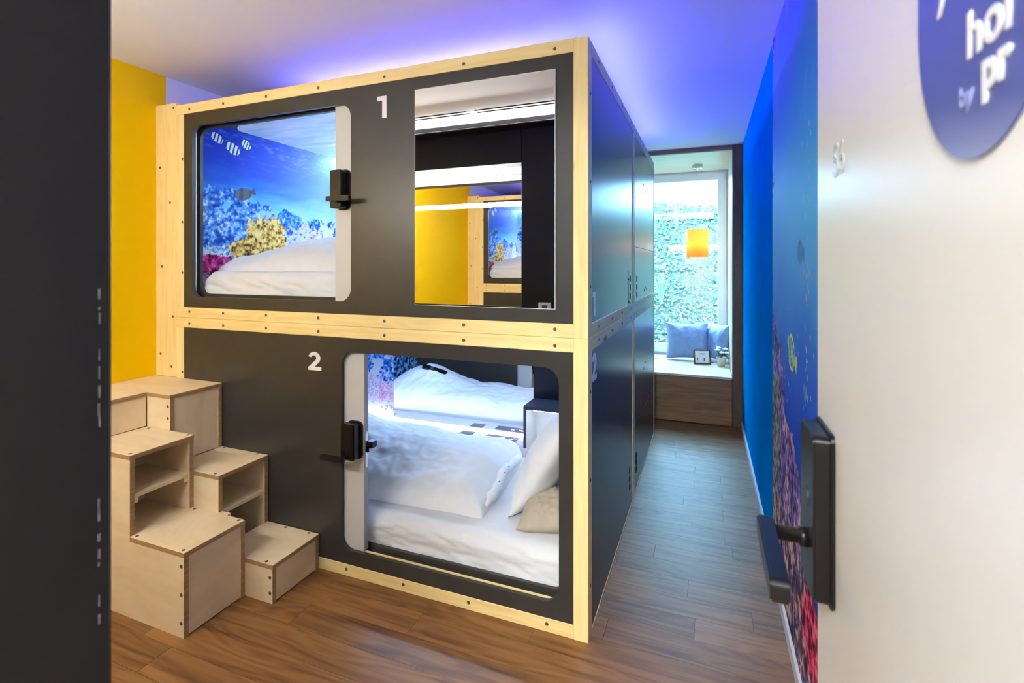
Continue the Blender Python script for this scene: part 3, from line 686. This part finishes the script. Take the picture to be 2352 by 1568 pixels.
# ================================================================== STAIRS
T = .018; YA, YB, YC = 1.202, 1.449, 1.694
stp = empty('plywood_stairs', (-2.1, 1.45, 0), label='birch plywood storage stairs with alternating treads beside the capsule and yellow wall', cat='stairs')
def sbox(n, lo, hi, m): return box(n, lo, hi, M[m], stp, .0012)
# side panels (plane xz), seen from the camera
def xzpanel(n, pts, y0, y1): return obj(n, bm_poly(pts, 'xz', y0, y1), M['ply_x'], stp)
def tread(x0, x1, y0, y1, z, pts=None):
    if pts: t_ = obj('tread', bm_poly(pts, 'xy', z-T, z), M['ply_x'], stp)
    else: t_ = sbox('tread', (x0, y0, z-T+.0006), (x1, y1, z), 'ply_x')
    return t_
def edge_strip(lo, hi): sbox('plywood_edge', lo, hi, 'ply_edge')
# near column: front panel facing the room, steps .30, .60 and platform .75
xzpanel('near_panel', [(XL+.002, 0), (-1.702, 0), (-1.702, .30-T), (-1.992, .30-T), (-1.992, .60-T), (XL+.002, .60-T)], YA, YA+T)
xzpanel('middle_panel', [(XL+.002, 0), (-1.702, 0), (-1.702, .30-T), (-1.992, .30-T), (-1.992, .60-T), (XL+.002, .60-T)], YB-T, YB-.0004)
nt_ = tread(-1.992, -1.700, YA-.001, YB, .30)
for x, y in ((-1.97, YA+.012), (-1.72, YA+.012), (-1.97, YB-.012), (-1.72, YB-.012)): screw(nt_, (x, y, .3002), 'z')
sbox('riser', (-1.720, YA+T, .003), (-1.7035, YB-T, .30-T), 'ply_y')
bt_ = tread(-2.287, -1.990, YA-.001, YB, .60)
for x, y in ((-2.27, YA+.012), (-2.01, YA+.012), (-2.25, YB-.015), (-2.01, YB-.012)): screw(bt_, (x, y, .6002), 'z')
sbox('cubby_back', (-2.287, YA+T, .003), (-2.27, YB-T, .60-T), 'ply_y')
sbox('cubby_floor', (-2.27, YA+T, .27), (-1.993, YB-T, .298-T*.0), 'ply_x')
sbox('shelf', (-2.27, YA+T, .432), (-1.998, YB-T, .448), 'ply_x')
for y0, y1 in ((YA+T, YA+T+.018), (YB-T-.018, YB-T)): sbox('batten', (-2.26, y0, .412), (-1.999, y1, .4315), 'ply_x')
# pod-side column: steps .15, .45, platform .75
xzpanel('far_panel', [(XL+.002, 0), (-1.558, 0), (-1.558, .15-T), (-1.848, .15-T), (-1.848, .45-T), (-2.138, .45-T), (-2.138, .75-T), (XL+.002, .75-T)], YC-T, YC)
xzpanel('low_front_panel', [(-1.7018, 0), (-1.558, 0), (-1.558, .15-T), (-1.7018, .15-T)], YB, YB+T)
xzpanel('mid_front_panel', [(-1.9918, .30), (-1.848, .30), (-1.848, .45-T), (-1.9918, .45-T)], YB, YB+T)
xzpanel('mid_front_panel', [(-1.9918, 0), (-1.80, 0), (-1.80, .2995), (-1.9918, .2995)], YB, YB+T)
xzpanel('top_front_panel', [(-2.285, .60), (-2.138, .60), (-2.138, .75-T), (-2.285, .75-T)], YB, YB+T)
lt_ = tread(-1.852, -1.556, YB-.0003, YC, .15)
for x, y in ((-1.73, YC-.012), (-1.60, YC-.012), (-1.60, YB+.012)): screw(lt_, (x, y, .1502), 'z')
sbox('riser', (-1.576, YB+T, .003), (-1.5595, YC-T, .15-T), 'ply_y')
mt_ = tread(-2.14, -1.846, YB-.0003, YC, .45)
for x, y in ((-2.11, YC-.012), (-1.90, YC-.012), (-1.88, YB+.012)): screw(mt_, (x, y, .4502), 'z')
sbox('cubby_back', (-2.13, YB+T, .003), (-2.113, YC-T, .45-T), 'ply_y')
sbox('shelf', (-2.113, YB+T, .282), (-1.852, YC-T, .298), 'ply_x')
sbox('batten', (-2.10, YC-T-.018, .263), (-1.856, YC-T, .2815), 'ply_x')
sbox('riser', (-2.157, YB+T, .452), (-2.1405, YC-T, .75-T), 'ply_z')
sbox('riser', (-2.306, YA, .602), (-2.288, YB-.001, .75-T), 'ply_z')
tread(0, 0, 0, 0, .75, [(XL+.002, YA), (-2.285, YA), (-2.285, YB-.001), (-2.136, YB-.001), (-2.136, YC), (XL+.002, YC)])
# visible ply edges towards the corridor
for x, ys, zs in ((-1.702, (YA, YB-T), (0, .30-T)), (-1.992, (YA, YB-T), (.30, .60-T)), (-1.558, (YB, YC-T), (0, .15-T)), (-1.848, (YB, YC-T), (.30, .45-T)), (-2.138, (YB, YC-T), (.60 if True else 0, .75-T))):
    for k, y in enumerate(ys):
        za = zs[0]
        if x == -1.848 and k: za = .15
        if x == -2.138 and k: za = .45
        edge_strip((x-.001, y+.0005, za+.0005), (x+.0008, y+T-.0005, zs[1]-.0005))
for x, y0, y1, z in ((-1.70, YA, YB, .30), (-1.99, YA, YB, .60), (-1.556, YB, YC, .15), (-1.846, YB, YC, .45), (-2.136, YB, YC, .75), (-2.285, YA, YB, .75)):
    edge_strip((x-.0005, y0, z-T+.001), (x+.001, y1-.001, z-.001))
for x0, x1, y, z in ((-1.99, -1.70, YA, .30), (-2.28, -1.99, YA, .60), (-1.70, -1.557, YB, .15), (-1.99, -1.847, YB, .45), (-2.284, -2.137, YB, .75)):
    edge_strip((x0+.0005, y-.0016, z-T+.001), (x1, y+.0003, z-.001))
for x, y, zs in ((-1.714, YA-.0003, (.05, .15, .25)), (-1.570, YB-.0003, (.04, .10)), (-2.150, YB-.0003, (.65, .70))):
    for z in zs: screw(stp, (x, y, z), 'y')

# ================================================================== BEDDING
def grid_obj(name, P, m, par=None, closed_bottom=None, **k):
    """P: (nu,nv,3) top surface; closed_bottom: z of the flat underside"""
    nu, nv, _ = P.shape
    co = P.reshape(-1, 3); idx = np.arange(nu*nv).reshape(nu, nv)
    F = [tuple(int(i) for i in q) for q in np.stack([idx[:-1, :-1], idx[1:, :-1], idx[1:, 1:], idx[:-1, 1:]], -1).reshape(-1, 4)]
    co = [tuple(c) for c in co]
    if closed_bottom is not None:
        ring_ = list(idx[:, 0])+list(idx[-1, 1:])+list(idx[-2::-1, -1])+list(idx[0, -2:0:-1])
        b0 = len(co); co += [(co[i][0], co[i][1], closed_bottom) for i in ring_]; n = len(ring_)
        for i in range(n): F.append((int(ring_[i]), b0+i, b0+(i+1) % n, int(ring_[(i+1) % n])))
        F.append(tuple(range(b0+n-1, b0-1, -1)))
    c0 = np.array(co).mean(0); me = bpy.data.meshes.new(name); me.from_pydata([tuple(np.array(c)-c0) for c in co], [], F); me.validate()
    me.materials.append(m)
    for p_ in me.polygons: p_.use_smooth = True
    b = bmesh.new(); b.from_mesh(me); bmesh.ops.recalc_face_normals(b, faces=b.faces); b.to_mesh(me); b.free()
    o = bpy.data.objects.new(name, me); link(o, par, c0); return tag(o, **k)
def mattress(z0, z1, seed, label):
    x0, x1, y0, y1 = -2.385, -.455, 1.772, 2.615; r = .055
    n = 110; L = np.linspace(0, 1, n)
    sec = []
    for cy, cz, a0 in ((y0+r, z0+.02, 180), (y0+r, z1-r, 180), (y1-r, z1-r, 90)): pass
    prof = [(y0+.03, z0)]+[(y0, z0+.02+(z1-r-z0-.02)*t) for t in np.linspace(0, 1, 14)]
    prof += [(y0+r-r*math.cos(a), z1-r+r*math.sin(a)) for a in np.linspace(.15, math.pi/2, 9)]
    prof += [(y, z1) for y in np.linspace(y0+r+.03, y1-r, 30)]
    prof += [(y1-r+r*math.sin(a), z1-r+r*math.cos(a)) for a in np.linspace(.2, math.pi/2, 6)]+[(y1, z0)]
    prof = np.array(prof); m_ = len(prof)
    S = np.linspace(x0, x1, n)
    Y, X = np.meshgrid(prof[:, 0], S); Z, _ = np.meshgrid(prof[:, 1], S)
    end = np.minimum(np.minimum((X-x0)/.06, (x1-X)/.06), 1); end = np.sqrt(np.clip(1-(1-end)**2, 0, 1))
    Z = z0+(Z-z0)*(.35+.65*end); Y = y0+.02*(1-end)+(Y-y0)*1.0
    front = np.clip(1-(Y-y0)/.09, 0, 1)
    fold = (fbm(X*1.2+Z*2.5, Z*9-X*1.6, 4.2, 3, seed)-.5)
    fold2 = 1-np.abs(2*fbm(X*.9-Z*1.2, Z*7+X*2.2, 5, 2, seed+9)-1)
    Y = Y-front*(.016*fold+.016*(fold2-.6))
    Z = Z+(1-front)*.010*(fbm(X, Y, 6, 3, seed+3)-.5)
    return grid_obj('mattress', np.stack([X, Y, Z], -1), M['sheet'], None, z0-.001, label=label, cat='mattress', group='mattresses in the capsules')
mattress(.053, .250, 3, 'white sheeted mattress filling the lower capsule')
mattress(SEAM+.053, 1.276, 13, 'white sheeted mattress in the upper capsule')
def duvet(name, quad, zb, hfun, seed, label, cat):
    n, m_ = 150, 100; s = np.linspace(0, 1, n); t = np.linspace(0, 1, m_); S, Tt = np.meshgrid(s, t, indexing='ij')
    A, B, C_, D = [np.array(q) for q in quad]
    XY = (A*((1-S)*(1-Tt))[..., None]+B*(S*(1-Tt))[..., None]+C_*(S*Tt)[..., None]+D*((1-S)*Tt)[..., None])
    X = XY[..., 0]; Y = XY[..., 1]
    w = (fbm(X, Y, 5, 3, seed)-.5)*.03
    e = np.minimum(np.minimum(S*1.4, (1-S)*1.4), np.minimum(Tt*.8, (1-Tt)*.8))
    pr = np.clip(e/.15, 0, 1); pr = np.sqrt(1-(1-pr)**2.3)
    wr_ = 1-np.abs(2*fbm(X*1.3+Y*.4, Y*1.1-X*.3, 6.5, 3, seed+4)-1)
    H = hfun(X, Y)+.022*(fbm(X, Y, 4, 3, seed+8)-.5)*2+.022*(wr_-.7)+.007*(1-np.abs(2*fbm(X*.8-Y*.9, Y*1.5+X*.5, 11, 2, seed+14)-1)-.7)
    Z = zb+pr*H
    Y = Y+w*(1-pr); X = X+w*(1-pr)*.6
    return grid_obj(name, np.stack([X, Y, Z], -1), M['sheet'], None, zb-.001, label=label, cat=cat)
def gs(X, Y, x, y, sx, sy): return np.exp(-((X-x)/sx)**2-((Y-y)/sy)**2)
dv = duvet('duvet', [(-2.34, 1.83), (-.865, 1.885), (-.92, 2.53), (-2.34, 2.58)], .2515, lambda X, Y: .07+.055*np.clip((Y-1.86)/.3, 0, 1)+.15*gs(X, Y, -2.0, 2.22, .28, .22)+.045*gs(X, Y, -1.25, 2.2, .4, .2), 61, 'puffy white duvet spread over the lower mattress', 'duvet')
hem = []
for i in range(22):
    t = i/21; x = -.872-.052*t+.006*math.sin(9*t); y = 1.93+.55*t; hem.append((x, y, .285+.035*math.sin(math.pi*t)+.006*math.sin(17*t)))
obj('duvet_hem', bm_tube(hem, .018, 10, [.024*(.7+.3*abs(math.sin(6*i/21*math.pi)))*(1 if 1 < i < 20 else .5) for i in range(22)]), M['sheet'], dv, None, True)
for t in (.25, .40, .52): 
    x = -.868-.052*t; obj('button', bm_lathe([(0, 0), (.004, 0), (.004, .002), (0, .003)], (x+.012, 1.93+.55*t, .312+.028*math.sin(math.pi*t)), 10), M['socket'], dv)
duvet('duvet', [(-2.385, 1.87), (-1.15, 1.83), (-1.15, 2.58), (-2.385, 2.60)], 1.2765, lambda X, Y: .05+.115*gs(X, Y, -1.72, 2.15, .55, .30)+.03*gs(X, Y, -2.1, 2.2, .3, .2), 81, 'folded white duvet in the upper capsule against the coral print', 'duvet')
def pillow(name, w, h, t, loc, rot, m, seed, label=None, cat=None, group=None, pinch=.07, wr_=.012):
    n = 46; u = np.linspace(-1, 1, n); U, V = np.meshgrid(u, u, indexing='ij')
    X = U*w/2*(1-pinch*(1-V**2)*1.0)
    Y = V*h/2*(1-pinch*(1-U**2)*1.0)
    pr = np.clip((1-U**4)*(1-V**4), 0, 1)**.55*(.55+.45*(1-U**2*.7)*(1-V**2*.7))
    nz = wr_*(fbm(X*1.3, Y, 9/max(w, h)*.6, 3, seed)-.5)*2*np.clip(pr*3, 0, 1)
    nz += wr_*(np.abs(2*fbm(U*2.2, V*.8, 3, 2, seed+2)-1)-.4)*(1-pr)*np.clip(pr*4, 0, 1)
    co = []; F = []
    top = np.stack([X, Y, t/2*pr+nz], -1); bot = np.stack([X, Y, -t/2*pr+nz*.5], -1)
    co = np.concatenate([top.reshape(-1, 3), bot.reshape(-1, 3)]); idx = np.arange(n*n).reshape(n, n)
    q = np.stack([idx[:-1, :-1], idx[1:, :-1], idx[1:, 1:], idx[:-1, 1:]], -1).reshape(-1, 4)
    F = [tuple(int(i) for i in f) for f in q]+[tuple(int(i)+n*n for i in f[::-1]) for f in q]
    b = bmesh.new(); me = bpy.data.meshes.new(name); me.from_pydata([tuple(c) for c in co], [], F); b.from_mesh(me)
    bmesh.ops.remove_doubles(b, verts=b.verts, dist=1e-5); bmesh.ops.recalc_face_normals(b, faces=b.faces); b.to_mesh(me); b.free()
    for p_ in me.polygons: p_.use_smooth = True
    me.materials.append(m)
    o = bpy.data.objects.new(name, me); link(o, None, loc); o.rotation_euler = rot; return tag(o, label, cat, group)
pillow('pillow', .50, .60, .20, (-.640, 2.225, .462), Euler((math.radians(0), math.radians(-58), 0)), M['sheet'], 5, 'plump white pillow leaning at the end of the lower capsule', 'pillow')
pillow('cushion', .26, .24, .11, (-.585, 1.955, .308), Euler((math.radians(14), math.radians(-6), .1)), M['taupe'], 9, 'small taupe cushion lying by the white pillow in the lower capsule', 'cushion')
rm = empty('remote_control', (-1.93, 2.28, .50), label='black remote control lying on the hump of the lower duvet', cat='remote')
b = bm_rbox((-.10, -.022, 0), (.10, .022, .018), .012, 2, 5, .003); obj('remote_body', b, M['lockblack'], rm, (0, 0, 0)).location = (0, 0, .006)
b = bm_rbox((-.035, -.012, .018), (-.012, .012, .021), .004, 2, 4, 0); obj('remote_button', b, M['metal'], rm, (0, 0, 0)).location = (0, 0, .006)
rm.rotation_euler = (math.radians(-22), math.radians(14), math.radians(-8))

# ================================================================== WASHING NICHE LAMP, MIRROR, THERMOSTAT
vm_ = empty('vanity_mirror', (-1.87, -.085, 1.0), label='wide mirror on the wall of the washing niche opposite the capsule', cat='mirror')
box('mirror_back', (XL+.02, -.085, 1.0), (-1.16, -.078, 1.982), M['mirror_edge'], vm_, 0)
box('mirror_face', (XL+.022, -.078, 1.002), (-1.162, -.0775, 1.978), M['mirror'], vm_, 0)
vl = empty('vanity_light', (-1.85, -.06, 1.765), label='slim white led bar across the niche mirror', cat='lamp')
box('bar_housing', (-2.50, -.0765, 1.752), (-1.25, -.066, 1.778), M['metal'], vl, .001)
obj('bar_diffuser', bm_tube([(-2.49, -.052, 1.765), (-1.26, -.052, 1.765)], .0135, 14), M['vanity_led'], vl, None, True)
ul = empty('added_uplight', (-1.55, WALLY, 2.232), label='unseen black light strip added to brighten the ceiling above the dark wall', cat='lamp')  # added lamp, kept out of sight, to brighten the ceiling near this wall
box('channel', (XL+.01, WALLY+.0005, 2.205), (-.54, WALLY+.12, 2.213), M['darkwall'], ul, .001)
box('channel_lip', (XL+.01, WALLY+.1175, 2.2135), (-.54, WALLY+.12, 2.2185), M['darkwall'], ul, 0)
box('added_led_line', (XL+.015, WALLY+.085, 2.2135), (-.545, WALLY+.112, 2.218), M['added_up_led'], ul, 0)
th = empty('thermostat', (-.974, WALLY, 1.03), label='small white thermostat on the dark wall, reflected in the capsule mirror', cat='thermostat')
box('thermostat_case', (-1.016, WALLY+.0005, .985), (-.932, WALLY+.02, 1.066), M['vinyl'], th, .004)
box('display', (-.99, WALLY+.0201, 1.02), (-.955, WALLY+.021, 1.05), M['socket'], th, 0)

# ================================================================== WINDOW SEAT THINGS
lp = empty('pendant_lamp', (-.08, 4.98, NZ1), label='yellow drum pendant lamp hanging in front of the window', cat='lamp')
obj('ceiling_rose', bm_lathe([(.046, -.001), (.046, -.028), (.043, -.032), (.012, -.032), (.008, -.045), (0, -.046)], (-.08, 4.98, NZ1), 28), M['chrome'], lp, None, True)
obj('cord', bm_tube([(-.08, 4.98, NZ1-.04), (-.08, 4.98, 1.575)], .0018, 8), M['vinyl'], lp)
R0 = .098
b = bm_lathe([(R0, 0), (R0, .255), (R0-.0015, .255), (R0-.0015, 0), (R0, 0)], (-.08, 4.98, 1.385), 40); sd = obj('shade', b, M['shade'], lp, None, True)
obj('lamp_holder', bm_tube([(-.08, 4.98, 1.575), (-.08, 4.98, 1.53)], .014, 14), M['vinyl'], lp)
obj('bulb', bm_lathe([(0, -.04), (.015, -.036), (.026, -.02), (.028, 0), (.022, .018), (.012, .03), (.012, .045), (0, .045)], (-.08, 4.98, 1.49), 18), M['bulb'], lp, None, True)
b = bmesh.new()
for k in range(3):
    a = 2*math.pi*k/3; bm_join(b, bm_tube([(-.08+.01*math.cos(a), 4.98+.01*math.sin(a), 1.555), (-.08+(R0-.001)*math.cos(a), 4.98+(R0-.001)*math.sin(a), 1.60)], .0012, 6))
obj('shade_spider', b, M['metal'], lp)
pillow('throw_pillow', .40, .36, .15, (-.175, 5.115, .578), Euler((math.radians(72), 0, math.radians(8)), 'XYZ'), M['cushion'], 21, 'large slate blue satin cushion leaning on the window', 'cushion', 'cushions on the window seat', .09)
pillow('throw_pillow', .36, .36, .13, (.085, 5.13, .582), Euler((math.radians(78), 0, math.radians(-54)), 'XYZ'), M['cushion'], 33, 'slate blue cushion tucked in the right corner of the window seat', 'cushion', 'cushions on the window seat', .09)
pf = empty('picture_frame', (-.035, 4.88, NZ0), label='small brown picture frame standing in front of the blue cushions', cat='picture frame')
b = bm_poly([(-.074, 0), (.074, 0), (.074, .132), (-.074, .132)], 'xz', -.007, .007, [(-.063, .011), (.063, .011), (.063, .121), (-.063, .121)]); obj('frame_border', b, M['frame_wood'], pf, (0, 0, 0)).location = (0, 0, 0)
b = bm_box((-.063, -.002, .011), (.063, .003, .121), 0); obj('certificate', b, M['paper'], pf, (0, 0, 0)).location = (0, 0, 0)
for x, z, w_, h_ in ((-.045, .035, .008, .026), (.012, .028, .009, .03), (-.02, .095, .05, .003), (-.02, .085, .05, .002)):
    b = bm_box((x, -.0028, z), (x+w_, -.002, z+h_), 0); obj('ink_mark', b, M['ink'] if h_ > .01 else M['socket'], pf, (0, 0, 0)).location = (0, 0, 0)
b = bm_tube([(.02, .006, .10), (.045, .085, .034)], .006, 6); obj('easel_leg', b, M['hole'], pf, (0, 0, 0)).location = (0, 0, 0)
pf.rotation_euler = (math.radians(-14), 0, math.radians(14)); pf.location.z = NZ0+.002
pp_ = empty('potted_plant', (.122, 4.87, NZ0), label='white flowering plant in a cream pot beside the picture frame', cat='plant')
obj('pot', bm_lathe([(0, .001), (.030, .001), (.042, .078), (.044, .080), (.040, .081), (.037, .070), (0, .068)], (.122, 4.87, NZ0), 24), M['pot'], pp_, None, True)
rl = random.Random(4)
for k in range(13):
    a = rl.uniform(0, 6.28); r1 = rl.uniform(.03, .065); zt = NZ0+rl.uniform(.085, .135); c = Vector((.122, 4.87, NZ0+.07)); tip = Vector((.122+r1*math.cos(a), 4.87+r1*math.sin(a), zt))
    d = (tip-c); sd_ = Vector((-math.sin(a), math.cos(a), 0))*.016; b = bmesh.new(); rows = []
    for i in range(6):
        t = i/5; pnt = c+d*t+Vector((0, 0, .03*math.sin(math.pi*t))); ww = sd_*math.sin(math.pi*min(1, .08+t*.92))
        rows.append([b.verts.new(pnt-ww), b.verts.new(pnt-Vector((0, 0, .004))), b.verts.new(pnt+ww)])
    for i in range(5):
        for j in range(2): b.faces.new((rows[i][j], rows[i][j+1], rows[i+1][j+1], rows[i+1][j]))
    obj('leaf', b, M['plantleaf'], pp_, None, True)
for k, (x, y, z) in enumerate([(.09, 4.85, .545), (.155, 4.86, .555), (.125, 4.835, .525), (.165, 4.84, .525), (.10, 4.89, .56)]):
    b = bmesh.new()
    for i in range(9):
        a = 2*math.pi*i/9; 
        bb = bmesh.new(); bmesh.ops.create_icosphere(bb, subdivisions=1, radius=.013); bmesh.ops.scale(bb, verts=bb.verts, vec=(1, .7, .5)); bmesh.ops.rotate(bb, verts=bb.verts, matrix=Matrix.Rotation(a, 3, 'Z')); bmesh.ops.translate(bb, verts=bb.verts, vec=(x+.012*math.cos(a), y+.012*math.sin(a), z+.004*(i % 2))); bm_join(b, bb)
    bb = bmesh.new(); bmesh.ops.create_icosphere(bb, subdivisions=1, radius=.011); bmesh.ops.translate(bb, verts=bb.verts, vec=(x, y, z+.004)); bm_join(b, bb)
    obj('flower', b, M['petal'], pp_, None, True)
    obj('stem', bm_tube([(.122, 4.87, NZ0+.07), (x, y, z)], .0016, 6), M['plantleaf'], pp_)

# ================================================================== OUTSIDE
def bank_z(x, y): return np.clip((y-5.75)*.90, -.2, 2.20)+.06*np.sin(3*x+2*y)
n = 40; xs = np.linspace(-3.5, 2.6, n); ys = np.linspace(5.45, 10.5, n); Xg, Yg = np.meshgrid(xs, ys, indexing='ij')
gb = grid_obj('ground_bank', np.stack([Xg, Yg, bank_z(Xg, Yg)], -1), M['soil']); tag(gb, kind='structure')
rn = np.random.RandomState(8); NL = 30000
lx = rn.uniform(-2.6, 1.6, NL); ly = 5.75+2.9*rn.rand(NL)**.9; lz = bank_z(lx, ly)+rn.uniform(.01, .09, NL)
V_ = []; F_ = []; Cc = []
pal = .36*lin(np.array([(70, 160, 120), (110, 190, 130), (150, 206, 150), (40, 116, 96), (206, 214, 190), (236, 232, 220), (24, 62, 70)]))
for i in range(NL):
    s = rn.uniform(.012, .032); a = rn.uniform(0, 6.28); tl = rn.uniform(-.7, .5); ca, sa = math.cos(a), math.sin(a); c = np.array((lx[i], ly[i], lz[i]))
    up = np.array((rn.normal(0, .4), -.55+rn.normal(0, .35), 1)); up /= np.linalg.norm(up)
    e1 = np.array((ca, sa, tl*.5)); e1 -= up*e1.dot(up); e1 /= np.linalg.norm(e1); e2 = np.cross(up, e1)
    b0 = len(V_); V_ += [c-e1*s, c+e2*s*.55-up*s*.15, c+e1*s, c-e2*s*.55-up*s*.15, c+up*s*.1]
    F_ += [(b0, b0+1, b0+4), (b0+1, b0+2, b0+4), (b0+2, b0+3, b0+4), (b0+3, b0, b0+4)]
    col = pal[rn.choice(7, p=[.2, .18, .15, .15, .12, .1, .1])]; Cc += [col]*5
me = bpy.data.meshes.new('ivy'); me.from_pydata([tuple(v) for v in V_], [], F_)
at = me.color_attributes.new('ink', 'FLOAT_COLOR', 'POINT'); rg = np.ones((len(V_), 4), np.float32); rg[:, :3] = np.array(Cc); at.data.foreach_set('color', rg.ravel()); me.materials.append(M['leafattr'])
iv = bpy.data.objects.new('ivy', me); link(iv, None, (0, 0, 0)); tag(iv, 'pale green ivy leaves covering the bank outside the window', 'ivy', kind='stuff')
for k, (x0, x1, y, z, l) in enumerate([(-.5, 1.4, 7.35, 1.50, 'long pale stone ledge across the ivy bank'), (-.9, .1, 7.9, 2.0, 'upper pale stone step at the top of the ivy bank')]):
    b = bm_box((x0, y, z), (x1, y+.22, z+.09), .012); tag(obj('stone_ledge', b, M['stone']), l, 'stone ledge', 'stone ledges on the bank')
def tuft(x, y, label, h=.5, n=30, seed=1):
    r = random.Random(seed); z = float(bank_z(np.array(x), np.array(y))); root = empty('grass_tuft', (x, y, z), label=label, cat='grass', group='grass tufts on the bank')
    for i in range(n):
        a = r.uniform(0, 6.28); ln = h*r.uniform(.6, 1.1); sp = r.uniform(.05, .4)*ln; b = bmesh.new(); rows = []
        for k in range(5):
            t = k/4; c = Vector((x+.02*math.cos(a)+sp*t*t*math.cos(a), y+.02*math.sin(a)+sp*t*t*math.sin(a), z+ln*t*(1-.25*t))); w = .008*(1-t)+.0006
            rows.append([b.verts.new(c+Vector((-math.sin(a), math.cos(a), 0))*w), b.verts.new(c-Vector((-math.sin(a), math.cos(a), 0))*w)])
        for k in range(4): b.faces.new((rows[k][0], rows[k][1], rows[k+1][1], rows[k+1][0]))
        obj('blade', b, M['grass'], root)
M['grass'] = plain('grass_blade', rgb(110, 180, 96), .5, var=.15)
tuft(-.85, 7.6, 'tall grass tuft near the top left of the ivy bank', .62, 34, 2)
tuft(-.55, 6.7, 'arching grass tuft in the middle of the ivy bank', .5, 34, 3)
tuft(-.42, 7.75, 'dark arching grass tuft under the upper stone step', .45, 26, 5)
